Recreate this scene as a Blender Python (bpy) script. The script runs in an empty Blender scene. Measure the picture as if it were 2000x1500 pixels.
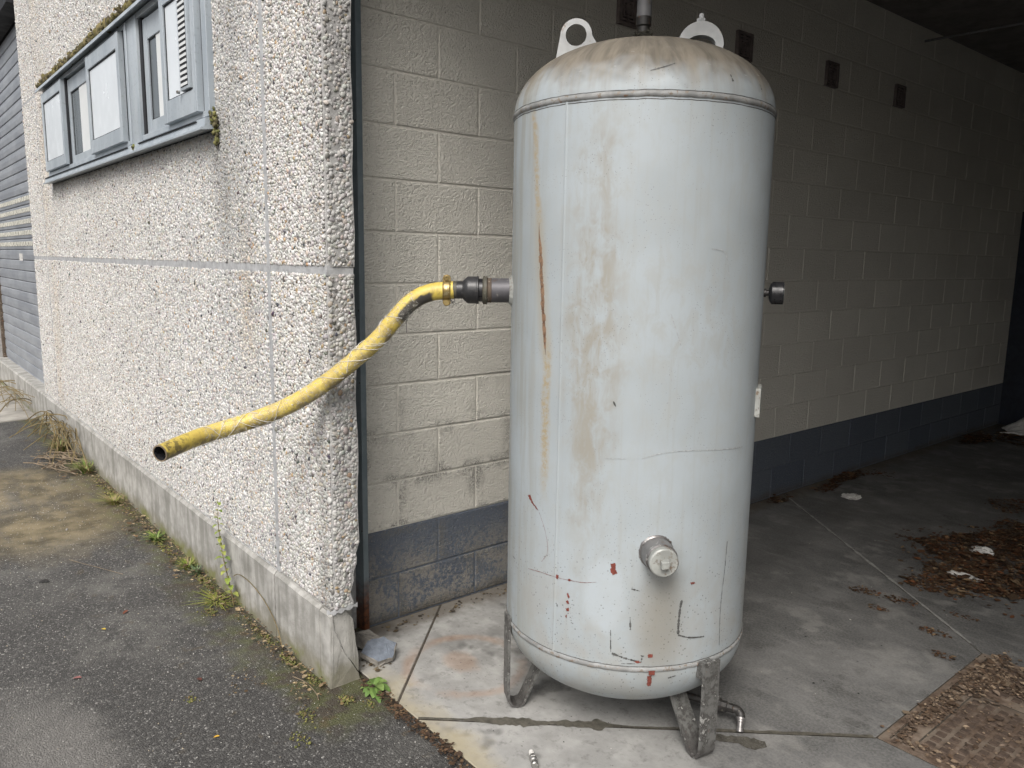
import bpy, bmesh, math, random
import numpy as np
from mathutils import Matrix, Vector, noise as mnoise

scene = bpy.context.scene
R_ = math.radians

# ------------------------------------------------------------------ camera
def camera_matrix(yaw, pitch, roll, loc):
    f = Vector((-math.sin(yaw) * math.cos(pitch), math.cos(yaw) * math.cos(pitch), -math.sin(pitch)))
    r = Vector((math.cos(yaw), math.sin(yaw), 0))
    d = f.cross(r)
    r2 = r * math.cos(roll) + d * math.sin(roll)
    d2 = -r * math.sin(roll) + d * math.cos(roll)
    m = Matrix((( r2.x, -d2.x, -f.x, loc[0]), (r2.y, -d2.y, -f.y, loc[1]), (r2.z, -d2.z, -f.z, loc[2]), (0, 0, 0, 1)))
    return m
cam_data = bpy.data.cameras.new('camera')
cam = bpy.data.objects.new('camera', cam_data)
scene.collection.objects.link(cam)
cam_data.sensor_fit = 'HORIZONTAL'
cam_data.sensor_width = 36.0
cam_data.lens = 36.0 * 1519.9 / 2000.0
cam_data.clip_start = 0.05
cam_data.clip_end = 2000
cam.matrix_world = camera_matrix(R_(50.134), R_(9.0477), R_(-0.8902), (0, 0, 1.5))
scene.camera = cam

# ------------------------------------------------------------------ sky, sun, exposure
SUN_EL, SUN_AZ = 48.0, 143.0      # azimuth clockwise from +Y: the light stands out in the yard, facing the front
world = bpy.data.worlds.new('World')
scene.world = world
world.use_nodes = True
wn = world.node_tree
wn.nodes.clear()
w_sky = wn.nodes.new('ShaderNodeTexSky')
w_sky.sky_type = 'NISHITA'
w_sky.sun_disc = False
w_sky.sun_elevation = R_(SUN_EL)
w_sky.sun_rotation = R_(SUN_AZ)
w_sky.air_density = 1.0
w_sky.dust_density = 6.0
w_sky.ozone_density = 1.0
w_hs = wn.nodes.new('ShaderNodeHueSaturation')
w_hs.inputs['Saturation'].default_value = 0.42
w_bg = wn.nodes.new('ShaderNodeBackground')
w_bg.inputs['Strength'].default_value = 0.15
w_out = wn.nodes.new('ShaderNodeOutputWorld')
wn.links.new(w_sky.outputs[0], w_hs.inputs['Color'])
wn.links.new(w_hs.outputs[0], w_bg.inputs['Color'])
wn.links.new(w_bg.outputs[0], w_out.inputs['Surface'])
sun_data = bpy.data.lights.new('sun', 'SUN')
sun_data.energy = 1.45
sun_data.angle = R_(26)
sun_data.color = (1.0, 0.975, 0.94)
sun = bpy.data.objects.new('sun', sun_data)
scene.collection.objects.link(sun)
sd = Vector((math.sin(R_(SUN_AZ)) * math.cos(R_(SUN_EL)), math.cos(R_(SUN_AZ)) * math.cos(R_(SUN_EL)), math.sin(R_(SUN_EL))))
sun.rotation_euler = sd.to_track_quat('Z', 'Y').to_euler()
sun.location = sd * 20
vs = scene.view_settings
vs.view_transform = 'Standard'
vs.look = 'None'
vs.exposure = 0.32
vs.gamma = 1.0
vs.use_curve_mapping = False
scene.cycles.max_bounces = 5
scene.cycles.diffuse_bounces = 3
scene.cycles.glossy_bounces = 2
scene.cycles.transparent_max_bounces = 12

# ------------------------------------------------------------------ helpers
random.seed(7)
rng = np.random.default_rng(11)
COL = scene.collection

def world_off(p):
    v = Vector((0, 0, 0))
    while p is not None:
        v += p.location
        p = p.parent
    return v

def tag(o, label=None, cat=None, group=None, kind=None):
    if label: o['label'] = label
    if cat: o['category'] = cat
    if group: o['group'] = group
    if kind: o['kind'] = kind
    return o

def thing(name, loc, label, cat, group=None):
    o = bpy.data.objects.new(name, None)
    o.location = loc
    o.empty_display_size = 0.1
    COL.objects.link(o)
    return tag(o, label, cat, group)

def link_mesh(name, me, mat, parent=None, loc=None, smooth=False):
    o = bpy.data.objects.new(name, me)
    COL.objects.link(o)
    o.parent = parent
    if loc is not None:
        o.location = loc
    if mat is not None and not me.materials:
        me.materials.append(mat)
    if smooth:
        me.polygons.foreach_set('use_smooth', [True] * len(me.polygons))
    return o

def from_bm(name, bm, mat, parent=None, smooth=False, sharp=None):
    """bm holds world coordinates; the object is linked under its parent"""
    off = world_off(parent)
    if parent is not None:
        for v in bm.verts: v.co -= off
    bmesh.ops.recalc_face_normals(bm, faces=bm.faces)
    me = bpy.data.meshes.new(name)
    bm.to_mesh(me)
    bm.free()
    o = link_mesh(name, me, mat, parent, smooth=smooth)
    if smooth and sharp:
        me.set_sharp_from_angle(angle=R_(sharp))
    return o

def bm_box(bm, x0, x1, y0, y1, z0, z1, rot=None, pivot=None):
    vs_ = [bm.verts.new((x, y, z)) for x in (x0, x1) for y in (y0, y1) for z in (z0, z1)]
    for f in ((0, 1, 3, 2), (4, 6, 7, 5), (0, 4, 5, 1), (2, 3, 7, 6), (0, 2, 6, 4), (1, 5, 7, 3)):
        bm.faces.new([vs_[i] for i in f])
    if rot is not None:
        bmesh.ops.rotate(bm, verts=vs_, cent=pivot, matrix=rot)
    return vs_

def box(name, x0, x1, y0, y1, z0, z1, mat, parent=None, bevel=0.0, seg=2):
    bm = bmesh.new()
    bm_box(bm, x0, x1, y0, y1, z0, z1)
    if bevel:
        bmesh.ops.bevel(bm, geom=list(bm.edges), offset=bevel, segments=seg, affect='EDGES', profile=0.6)
    return from_bm(name, bm, mat, parent, smooth=bool(bevel), sharp=50 if bevel else None)

def prism(bm, poly, z0, z1):
    a = [bm.verts.new((x, y, z0)) for x, y in poly]
    b = [bm.verts.new((x, y, z1)) for x, y in poly]
    bm.faces.new(a[::-1]); bm.faces.new(b)
    n = len(poly)
    for i in range(n):
        bm.faces.new((a[i], a[(i + 1) % n], b[(i + 1) % n], b[i]))
    return a + b

def lathe(bm, origin, axis, prof, seg=32, cap0=True, cap1=True):
    """prof: list of (distance along axis, radius)"""
    axis = Vector(axis).normalized()
    q = Vector((0, 0, 1)).rotation_difference(axis)
    rings = []
    for h, r in prof:
        rings.append([bm.verts.new(Vector(origin) + q @ Vector((r * math.cos(2 * math.pi * i / seg), r * math.sin(2 * math.pi * i / seg), h))) for i in range(seg)])
    for a, b in zip(rings, rings[1:]):
        for i in range(seg):
            bm.faces.new((a[i], a[(i + 1) % seg], b[(i + 1) % seg], b[i]))
    if cap0: bm.faces.new(rings[0][::-1])
    if cap1: bm.faces.new(rings[-1])
    return rings

def lathe_obj(name, origin, axis, prof, mat, parent=None, seg=32, cap0=True, cap1=True, sharp=35):
    bm = bmesh.new()
    lathe(bm, origin, axis, prof, seg, cap0, cap1)
    return from_bm(name, bm, mat, parent, smooth=True, sharp=sharp)

def smooth_path(pts, n):
    """Catmull-Rom through pts, n samples a segment"""
    P = [Vector(p) for p in pts]
    P = [P[0] * 2 - P[1]] + P + [P[-1] * 2 - P[-2]]
    out = []
    for i in range(1, len(P) - 2):
        for k in range(n):
            t = k / n
            a, b, c, d = P[i - 1], P[i], P[i + 1], P[i + 2]
            out.append(0.5 * ((2 * b) + (c - a) * t + (2 * a - 5 * b + 4 * c - d) * t * t + (3 * b - a - 3 * c + d) * t ** 3))
    out.append(P[-2])
    return out

def tube(bm, path, rad, seg=16, cap=True, uvname=None, wob=0.0, seed=0):
    """rad: number or function of (i, angle)"""
    n = len(path)
    rings = []
    ref = None
    L = 0.0
    lens = []
    for i, p in enumerate(path):
        t = (path[min(i + 1, n - 1)] - path[max(i - 1, 0)]).normalized()
        if ref is None:
            ref = Vector((0, 0, 1)) if abs(t.z) < 0.9 else Vector((1, 0, 0))
        u = (ref - t * ref.dot(t)).normalized()
        v = t.cross(u)
        ref = u
        if i: L += (p - path[i - 1]).length
        lens.append(L)
        ring = []
        for k in range(seg):
            a = 2 * math.pi * k / seg
            r = rad(i, a) if callable(rad) else rad
            ring.append(bm.verts.new(p + (u * math.cos(a) + v * math.sin(a)) * r))
        rings.append(ring)
    uvl = bm.loops.layers.uv.verify() if uvname else None
    for i in range(n - 1):
        for k in range(seg):
            f = bm.faces.new((rings[i][k], rings[i][(k + 1) % seg], rings[i + 1][(k + 1) % seg], rings[i + 1][k]))
            if uvl:
                for lp, (ii, kk) in zip(f.loops, ((i, k), (i, k + 1), (i + 1, k + 1), (i + 1, k))):
                    lp[uvl].uv = (lens[ii], kk / seg)
    if cap:
        bm.faces.new(rings[0][::-1]); bm.faces.new(rings[-1])
    return rings

def hexagon(bm, c, axis, r, h, n=6):
    lathe(bm, c, axis, [(0, r), (h * 0.85, r), (h, r * 0.88)], n)

def grid_noise(p, s, seed=0.0):
    return mnoise.noise(Vector((p[0] * s + seed, p[1] * s - seed, p[2] * s + 2.3 * seed)))

# --- node helper
class G:
    def __init__(s, name, rough=0.7, spec=0.5, metal=0.0):
        s.mat = bpy.data.materials.new(name)
        s.mat.use_nodes = True
        s.nt = s.mat.node_tree
        s.nt.nodes.clear()
        s.out = s.nt.nodes.new('ShaderNodeOutputMaterial')
        s.p = s.nt.nodes.new('ShaderNodeBsdfPrincipled')
        s.nt.links.new(s.p.outputs[0], s.out.inputs['Surface'])
        s.set('Roughness', rough); s.set('Metallic', metal); s.set('Specular IOR Level', spec)
    def put(s, sock, v):
        if isinstance(v, bpy.types.NodeSocket):
            s.nt.links.new(v, sock)
        elif isinstance(v, (tuple, list)) and len(v) == 3 and sock.type == 'RGBA':
            sock.default_value = (*v, 1)
        else:
            sock.default_value = v
    def set(s, key, v): s.put(s.p.inputs[key], v); return s
    def n(s, t, ins=None, **a):
        nd = s.nt.nodes.new('ShaderNode' + t)
        for k, v in a.items(): setattr(nd, k, v)
        for k, v in (ins or {}).items(): s.put(nd.inputs[k], v)
        return nd
    def pos(s): return s.n('NewGeometry').outputs['Position']
    def uv(s): return s.n('UVMap').outputs['UV']
    def obj(s): return s.n('TexCoord').outputs['Object']
    def rnd(s): return s.n('ObjectInfo').outputs['Random']
    def sep(s, v): return s.n('SeparateXYZ', {0: v}).outputs
    def vmul(s, v, k): return s.n('VectorMath', {0: v, 1: k}, operation='MULTIPLY').outputs[0]
    def vadd(s, v, k): return s.n('VectorMath', {0: v, 1: k}, operation='ADD').outputs[0]
    def m(s, op, a, b=0.0, c=0.0): return s.n('Math', {0: a, 1: b, 2: c}, operation=op).outputs[0]
    def noise(s, v, sc, det=4.0, rough=0.55, dist=0.0): return s.n('TexNoise', {'Vector': v, 'Scale': sc, 'Detail': min(det, 3.0), 'Roughness': rough, 'Distortion': dist}).outputs['Fac']
    def vor(s, v, sc, out='Distance', feature='F1', rnd=1.0): return s.n('TexVoronoi', {'Vector': v, 'Scale': sc, 'Randomness': rnd}, feature=feature).outputs[out]
    def mr(s, v, a, b, c=0.0, d=1.0, kind='SMOOTHSTEP'): return s.n('MapRange', {'Value': v, 'From Min': a, 'From Max': b, 'To Min': c, 'To Max': d}, interpolation_type=kind).outputs[0]
    def mix(s, f, a, b, mode='MIX'):
        nd = s.nt.nodes.new('ShaderNodeMix')
        nd.data_type = 'RGBA'; nd.blend_type = mode
        s.put(nd.inputs[0], f); s.put(nd.inputs[6], a); s.put(nd.inputs[7], b)
        return nd.outputs[2]
    def ramp(s, f, stops):
        nd = s.n('ValToRGB', {0: f}); e = nd.color_ramp.elements
        while len(e) < len(stops): e.new(0.5)
        for el, (p, c) in zip(e, stops):
            el.position = p; el.color = (*c, 1) if len(c) == 3 else c
        return nd.outputs[0]
    def blob(s, v, c, r, nz=None, amp=0.0, lo=0.55, hi=1.05):
        """1 inside an ellipse round c, fading to 0, its rim broken by the noise nz"""
        d = s.n('VectorMath', {0: s.vmul(s.vadd(v, tuple(-x for x in c)), tuple(1.0 / x for x in r))}, operation='LENGTH').outputs['Value']
        if nz is not None:
            d = s.m('ADD', d, s.m('MULTIPLY', s.m('SUBTRACT', nz, 0.5), amp))
        return s.mr(d, hi, lo)
    def bump(s, h, st=0.5, dist=0.01, nrm=None):
        ins = {'Height': h, 'Strength': st, 'Distance': dist}
        if nrm is not None: ins['Normal'] = nrm
        o = s.n('Bump', ins).outputs[0]
        s.set('Normal', o)
        return o
    def col(s, c): s.set('Base Color', c); return s

def plain(name, c, rough=0.6, metal=0.0, spec=0.5, var=0.25, sc=25.0, bump=0.0):
    g = G(name, rough, spec, metal)
    nz = g.noise(g.pos(), sc, 5, 0.65)
    dark = tuple(x * (1 - var) for x in c); lite = tuple(min(1, x * (1 + var)) for x in c)
    g.col(g.ramp(nz, [(0.3, dark), (0.7, lite)]))
    g.set('Roughness', g.mr(g.noise(g.pos(), sc * 2.3, 3), 0.3, 0.7, max(0.05, rough - 0.1), min(1, rough + 0.12)))
    if bump: g.bump(g.noise(g.pos(), sc * 4, 4), bump, 0.003)
    return g.mat

# ------------------------------------------------------------------ materials
def mat_asphalt():
    g = G('asphalt', 0.88, 0.35)
    P = g.pos(); x, y, z = g.sep(P)
    cell = g.n('TexVoronoi', {'Vector': P, 'Scale': 170.0}); cr = g.sep(cell.outputs['Color'])[0]
    big = g.noise(P, 1.1, 5, 0.6); mid = g.noise(P, 6.0, 6, 0.65); fine = g.noise(P, 90.0, 3, 0.7)
    stone = g.ramp(cr, [(0.0, (0.035, 0.034, 0.033)), (0.55, (0.075, 0.073, 0.069)), (0.86, (0.115, 0.112, 0.105)), (0.96, (0.20, 0.195, 0.185)), (1.0, (0.33, 0.32, 0.30))])
    c = g.mix(g.mr(fine, 0.35, 0.6), (0.050, 0.048, 0.046), stone)
    # worn, dusty, lighter
    worn = g.m('MULTIPLY', g.mr(big, 0.46, 0.68), g.mr(mid, 0.36, 0.6))
    c = g.mix(g.m('MULTIPLY', worn, 0.62), c, (0.17, 0.165, 0.15))
    wornA = g.blob(P, (-2.45, 0.33, 0), (0.75, 0.22, 1), mid, 1.2, 0.2, 1.1)
    c = g.mix(g.m('MULTIPLY', wornA, 0.5), c, (0.22, 0.21, 0.195))
    # brown dirt run-off, far left
    nz = g.noise(g.vmul(P, (0.8, 3.2, 1)), 2.2, 5, 0.6)
    br = g.blob(P, (-5.35, 0.70, 0), (1.2, 0.75, 1), nz, 0.7, 0.62, 0.98)
    br = g.m('MULTIPLY', br, g.mr(nz, 0.30, 0.62, 0.35, 1.0))
    c = g.mix(g.m('MULTIPLY', br, 0.9), c, g.mix(g.mr(mid, 0.3, 0.7), (0.10, 0.082, 0.045), (0.25, 0.205, 0.125)))
    # moss and earth creeping out along the plinth
    ed = g.m('ADD', y, g.m('MULTIPLY', g.m('SUBTRACT', mid, 0.5), 0.55))
    em = g.m('MULTIPLY', g.mr(ed, 0.90, 1.13), g.mr(x, -2.02, -2.2))
    c = g.mix(g.m('MULTIPLY', em, 0.7), c, g.mix(g.mr(g.noise(P, 14, 4), 0.4, 0.6), (0.060, 0.047, 0.030), (0.085, 0.090, 0.030)))
    spots = g.m('MULTIPLY', g.mr(g.noise(P, 9.0, 5, 0.7), 0.60, 0.70), g.mr(y, 0.35, 1.0))
    c = g.mix(g.m('MULTIPLY', spots, 0.55), c, (0.085, 0.062, 0.030))
    g.col(c)
    h = g.m('ADD', g.m('MULTIPLY', g.m('SUBTRACT', 1.0, cell.outputs['Distance']), 0.7), g.m('MULTIPLY', mid, 0.8))
    g.bump(h, 0.9, 0.006)
    return g.mat

def mat_floor():
    g = G('floor_concrete', 0.72, 0.4)
    P = g.pos(); x, y, z = g.sep(P)
    big = g.noise(P, 1.3, 6, 0.62); mid = g.noise(P, 7.0, 6, 0.68); fine = g.noise(P, 110.0, 3, 0.7)
    c = g.ramp(big, [(0.34, (0.045, 0.046, 0.045)), (0.5, (0.085, 0.085, 0.083)), (0.66, (0.165, 0.163, 0.158))])
    c = g.mix(g.m('MULTIPLY', g.mr(mid, 0.45, 0.7), 0.5), c, (0.12, 0.117, 0.11))
    # paler entrance: rain-washed concrete, with the daylight falloff painted into its colour
    wash_falloff = g.mr(g.m('ADD', g.m('ADD', y, g.m('MULTIPLY', x, 0.30)), g.m('MULTIPLY', g.m('SUBTRACT', big, 0.5), 1.0)), 1.75, 1.10)
    c = g.mix(g.m('MULTIPLY', wash_falloff, g.mr(mid, 0.3, 0.65, 0.9, 0.55)), c, (0.42, 0.415, 0.395))
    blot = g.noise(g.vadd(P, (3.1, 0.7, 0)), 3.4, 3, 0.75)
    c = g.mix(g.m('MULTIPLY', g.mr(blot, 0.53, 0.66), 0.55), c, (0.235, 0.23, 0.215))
    c = g.mix(g.m('MULTIPLY', g.mr(blot, 0.44, 0.34), 0.60), c, (0.048, 0.047, 0.044))
    drag = g.noise(g.vmul(P, (3.0, 14.0, 1)), 1.6, 3, 0.7)
    c = g.mix(g.m('MULTIPLY', g.mr(drag, 0.50, 0.72), 0.26), c, (0.26, 0.255, 0.245))
    c = g.mix(g.m('MULTIPLY', g.mr(g.noise(P, 24.0, 3, 0.75), 0.52, 0.70), 0.45), c, (0.085, 0.082, 0.075))
    c = g.mix(g.m('MULTIPLY', g.mr(fine, 0.35, 0.65), 0.25), c, (0.33, 0.325, 0.31))
    oilm = g.m('MULTIPLY', g.mr(g.noise(P, 1.9, 5, 0.65), 0.52, 0.66), g.mr(mid, 0.35, 0.6))
    c = g.mix(g.m('MULTIPLY', oilm, 0.45), c, (0.115, 0.112, 0.105))
    # rust ring left by a barrel
    dd = g.n('VectorMath', {0: g.vadd(P, (2.19, -1.62, 0))}, operation='LENGTH').outputs['Value']
    dd = g.m('ADD', dd, g.m('MULTIPLY', g.m('SUBTRACT', mid, 0.5), 0.05))
    ring = g.m('MULTIPLY', g.mr(g.m('ABSOLUTE', g.m('SUBTRACT', dd, 0.215)), 0.035, 0.005), g.mr(g.noise(P, 5, 3), 0.38, 0.6))
    c = g.mix(g.m('MULTIPLY', ring, 0.34), c, (0.34, 0.18, 0.09))
    c = g.mix(g.m('MULTIPLY', g.blob(P, (-2.21, 1.62, 0), (0.11, 0.07, 1), mid, 1.0), 0.32), c, (0.34, 0.19, 0.10))
    # ochre and algae by the entrance edge
    och = g.m('MULTIPLY', g.mr(g.m('ADD', y, g.m('MULTIPLY', mid, 0.22)), 1.52, 1.38), g.mr(big, 0.40, 0.62))
    c = g.mix(g.m('MULTIPLY', och, 0.55), c, (0.36, 0.29, 0.14))
    sp = g.m('MULTIPLY', g.mr(g.vor(P, 46.0), 0.16, 0.08), g.mr(g.noise(P, 4.0, 3), 0.52, 0.66))
    c = g.mix(g.m('MULTIPLY', sp, 0.75), c, (0.05, 0.048, 0.045))
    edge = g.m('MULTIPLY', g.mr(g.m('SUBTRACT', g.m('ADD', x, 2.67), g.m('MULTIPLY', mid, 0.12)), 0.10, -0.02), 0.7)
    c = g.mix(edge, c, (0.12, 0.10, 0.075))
    g.col(c)
    g.set('Roughness', g.mr(mid, 0.3, 0.7, 0.55, 0.85))
    g.bump(g.m('ADD', fine, g.m('MULTIPLY', mid, 1.5)), 0.35, 0.003)
    return g.mat

def mat_block():
    """cream masonry paint over a grey-blue foot band, worn through at the bottom by the entrance"""
    g = G('block_paint', 0.82, 0.3)
    P = g.pos(); x, y, z = g.sep(P); rn = g.rnd()
    lump = g.noise(P, 95.0, 4, 0.72); pit = g.vor(P, 130.0); mid = g.noise(P, 6.5, 6, 0.7); big = g.noise(P, 1.2, 4)
    cream = g.mix(rn, (0.615, 0.595, 0.535), (0.665, 0.645, 0.58))
    cream = g.mix(g.m('MULTIPLY', g.mr(big, 0.35, 0.7), 0.30), cream, (0.47, 0.455, 0.41))
    grey = g.mix(rn, (0.088, 0.105, 0.135), (0.12, 0.138, 0.165))
    low = g.mr(g.m('ADD', z, g.m('MULTIPLY', g.m('SUBTRACT', lump, 0.5), 0.006)), 0.401, 0.397)
    c = g.mix(low, cream, grey)
    # paint scrubbed off the foot band: bare concrete and cream primer
    wf = g.m('MULTIPLY', g.mr(y, 3.4, 1.9), g.mr(z, 0.40, 0.17))
    wsp = g.m('MULTIPLY', g.mr(g.m('ADD', g.noise(P, 60, 4, 0.8), g.m('MULTIPLY', mid, 0.8)), 1.02, 0.80), wf)
    c = g.mix(g.m('MULTIPLY', wsp, 0.85), c, (0.255, 0.24, 0.21))
    flk = g.m('MULTIPLY', g.mr(g.noise(P, 130, 2, 0.8), 0.62, 0.70), low)
    c = g.mix(g.m('MULTIPLY', flk, 0.6), c, (0.40, 0.38, 0.32))
    # dark abrasion along block rims of the lower cream courses
    o = g.obj(); ox, oy, oz = g.sep(o)
    rim = g.m('MAXIMUM', g.mr(g.m('ABSOLUTE', oy), 0.125, 0.19), g.mr(g.m('ABSOLUTE', oz), 0.045, 0.092))
    ab = g.m('MULTIPLY', g.m('MULTIPLY', rim, g.mr(g.noise(P, 8.0, 5, 0.75), 0.44, 0.60)), g.m('MULTIPLY', g.mr(z, 1.15, 0.62), g.mr(y, 2.9, 1.9)))
    ab = g.m('MULTIPLY', ab, g.mr(g.noise(P, 160, 2, 0.8), 0.38, 0.55))
    c = g.mix(g.m('MULTIPLY', ab, 0.8), c, (0.15, 0.145, 0.13))
    pits = g.m('MULTIPLY', g.mr(g.vor(P, 33.0), 0.12, 0.04), g.mr(g.noise(P, 11, 2), 0.56, 0.64))
    c = g.mix(g.m('MULTIPLY', pits, 0.8), c, (0.10, 0.09, 0.08))
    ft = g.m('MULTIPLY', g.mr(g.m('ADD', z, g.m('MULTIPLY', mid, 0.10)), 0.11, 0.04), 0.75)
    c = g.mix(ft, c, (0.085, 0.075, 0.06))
    g.col(c)
    g.bump(g.m('ADD', lump, g.m('MULTIPLY', g.m('MINIMUM', pit, 0.5), 0.9)), 1.0, 0.008)
    return g.mat

def mat_tank():
    g = G('tank_paint', 0.42, 0.5)
    U = g.uv(); u, v, _ = g.sep(U); P = g.pos()
    st = g.noise(g.vmul(U, (22, 1.6, 1)), 1.0, 6, 0.62)          # runs
    st2 = g.noise(g.vmul(U, (60, 2.2, 1)), 1.0, 4, 0.6)
    mid = g.noise(U, 7.0, 8, 0.66, 0.4); fine = g.noise(U, 55.0, 5, 0.7); big = g.noise(U, 2.4, 4, 0.55)
    swirl = g.noise(g.vmul(U, (1.6, 0.8, 1)), 15.0, 6, 0.72, 0.5)
    c = g.mix(g.mr(big, 0.35, 0.68), (0.368, 0.408, 0.43), (0.322, 0.355, 0.37))
    c = g.mix(g.m('MULTIPLY', g.mr(swirl, 0.40, 0.70), 0.42), c, (0.34, 0.355, 0.345))
    c = g.mix(g.m('MULTIPLY', g.mr(st2, 0.52, 0.72), 0.28), c, (0.31, 0.315, 0.295))
    # broad brown-grey grime left of centre
    gr = g.blob(U, (-0.452, 1.30, 0), (0.115, 0.88, 1), mid, 0.9, 0.25, 1.0)
    gr = g.m('MULTIPLY', gr, g.mr(g.m('ADD', g.m('MULTIPLY', swirl, 0.6), g.m('MULTIPLY', st, 0.4)), 0.36, 0.62))
    c = g.mix(g.m('MULTIPLY', gr, 0.80), c, (0.27, 0.25, 0.205))
    gl = g.m('MULTIPLY', g.mr(u, -0.60, -0.72), g.mr(st, 0.42, 0.62))
    c = g.mix(g.m('MULTIPLY', gl, 0.6), c, (0.29, 0.29, 0.255))
    mr_ = g.blob(U, (-0.18, 1.33, 0), (0.24, 0.26, 1), mid, 0.9, 0.3, 1.1)
    c = g.mix(g.m('MULTIPLY', g.m('MULTIPLY', mr_, g.mr(swirl, 0.38, 0.66)), 0.38), c, (0.32, 0.325, 0.31))
    # smoke-like grime low down
    lo = g.m('MULTIPLY', g.mr(v, 0.78, 0.36), g.mr(mid, 0.40, 0.62))
    c = g.mix(g.m('MULTIPLY', lo, 0.55), c, (0.315, 0.31, 0.285))
    wipe = g.blob(U, (-0.395, 0.53, 0), (0.075, 0.14, 1), mid, 0.35, 0.6, 1.0)
    c = g.mix(g.m('MULTIPLY', wipe, 0.5), c, (0.43, 0.475, 0.505))
    drip = g.blob(U, (-0.225, 0.46, 0), (0.10, 0.26, 1), mid, 1.0, 0.25, 1.1)
    c = g.mix(g.m('MULTIPLY', drip, 0.7), c, (0.225, 0.21, 0.175))
    # rust: yellow run from the top weld, the dark scar, the pale run below it
    uu = g.m('ADD', u, g.m('MULTIPLY', g.m('SUBTRACT', g.noise(g.vmul(U, (1, 3, 1)), 3.0, 3), 0.5), 0.02))
    slope = g.m('ADD', uu, g.m('MULTIPLY', g.m('SUBTRACT', v, 1.4), 0.109))   # follows the slanting scar
    dr = g.m('ABSOLUTE', g.m('ADD', slope, 0.632))
    top = g.m('MULTIPLY', g.mr(dr, 0.022, 0.003), g.m('MULTIPLY', g.mr(v, 1.55, 1.66), g.mr(v, 1.96, 1.90)))
    c = g.mix(g.m('MULTIPLY', top, g.mr(fine, 0.3, 0.65, 0.15, 0.75)), c, (0.35, 0.27, 0.145))
    run = g.m('MULTIPLY', g.mr(g.m('ABSOLUTE', g.m('ADD', uu, 0.607)), 0.026, 0.004), g.m('MULTIPLY', g.mr(v, 0.74, 0.95), g.mr(v, 1.30, 1.20)))
    c = g.mix(g.m('MULTIPLY', run, g.mr(fine, 0.35, 0.65, 0.2, 0.85)), c, (0.34, 0.26, 0.13))
    halo = g.m('MULTIPLY', g.mr(dr, 0.040, 0.006), g.m('MULTIPLY', g.mr(v, 1.16, 1.26), g.mr(v, 1.70, 1.55)))
    c = g.mix(g.m('MULTIPLY', halo, 0.55), c, (0.34, 0.30, 0.22))
    wid = g.m('MULTIPLY', g.m('MULTIPLY', g.mr(v, 1.205, 1.30), g.mr(v, 1.63, 1.50)), 0.0075)
    wid = g.m('MULTIPLY', wid, g.mr(fine, 0.3, 0.7, 0.55, 1.35))
    scar = g.mr(g.m('SUBTRACT', dr, wid), 0.0015, -0.0015)
    scar = g.m('MULTIPLY', scar, g.m('GREATER_THAN', wid, 0.0006))
    c = g.mix(scar, c, g.mix(g.mr(fine, 0.35, 0.65), (0.105, 0.055, 0.032), (0.27, 0.17, 0.105)))
    # dust lying on the dome
    nz = g.sep(g.n('NewGeometry').outputs['Normal'])[2]
    du = g.m('ADD', g.m('ADD', v, g.m('MULTIPLY', g.m('SUBTRACT', mid, 0.5), 0.14)), g.m('MULTIPLY', g.m('SUBTRACT', st, 0.5), 0.02))
    dust = g.mr(du, 1.955, 2.045)
    c = g.mix(g.m('MULTIPLY', dust, 0.93), c, g.mix(g.mr(swirl, 0.32, 0.68), (0.095, 0.078, 0.055), (0.17, 0.145, 0.11)))
    dl = g.m('MULTIPLY', g.m('MULTIPLY', g.mr(du, 1.925, 2.0), g.mr(st, 0.45, 0.68)), 0.38)
    c = g.mix(dl, c, (0.25, 0.22, 0.17))
    scr = g.m('MULTIPLY', g.m('MULTIPLY', g.mr(g.noise(g.vmul(U, (9, 70, 1)), 2.0, 3, 0.6), 0.66, 0.70), g.mr(g.m('ABSOLUTE', g.m('SUBTRACT', v, 2.035)), 0.05, 0.015)), 0.6)
    c = g.mix(scr, c, (0.45, 0.46, 0.45))
    # speckle of chips and dirt
    sk = g.m('MULTIPLY', g.mr(g.vor(U, 120.0), 0.17, 0.09), g.mr(g.noise(U, 5.0, 4, 0.6), 0.44, 0.60))
    c = g.mix(g.m('MULTIPLY', sk, 0.8), c, (0.13, 0.125, 0.11))
    sk2 = g.m('MULTIPLY', g.mr(g.vor(U, 75.0), 0.22, 0.10), g.m('MULTIPLY', g.mr(v, 0.95, 0.45), g.mr(g.noise(U, 8.0, 4, 0.6), 0.40, 0.56)))
    c = g.mix(g.m('MULTIPLY', sk2, 0.8), c, (0.12, 0.115, 0.10))
    g.col(c)
    g.set('Roughness', g.m('ADD', g.mr(mid, 0.3, 0.7, 0.46, 0.62), g.m('MULTIPLY', dust, 0.35)))
    g.bump(g.m('ADD', g.m('MULTIPLY', big, 3.0), g.m('MULTIPLY', fine, 0.12)), 0.18, 0.006)
    return g.mat

def mat_worn(name, base, chip, rust, rough=0.5, metal=0.0, sc=40.0, chipamt=0.62):
    g = G(name, rough, 0.5, metal)
    P = g.pos(); a = g.noise(P, sc, 5, 0.7); b = g.noise(P, sc * 0.3, 4, 0.6)
    c = g.mix(g.mr(b, 0.4, 0.65), base, tuple(x * 0.7 for x in base))
    c = g.mix(g.mr(a, chipamt, chipamt + 0.06), c, chip)
    c = g.mix(g.mr(g.noise(P, sc * 0.7, 5, 0.7), 0.60, 0.70), c, rust)
    g.col(c); g.bump(a, 0.3, 0.002)
    return g.mat

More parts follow.
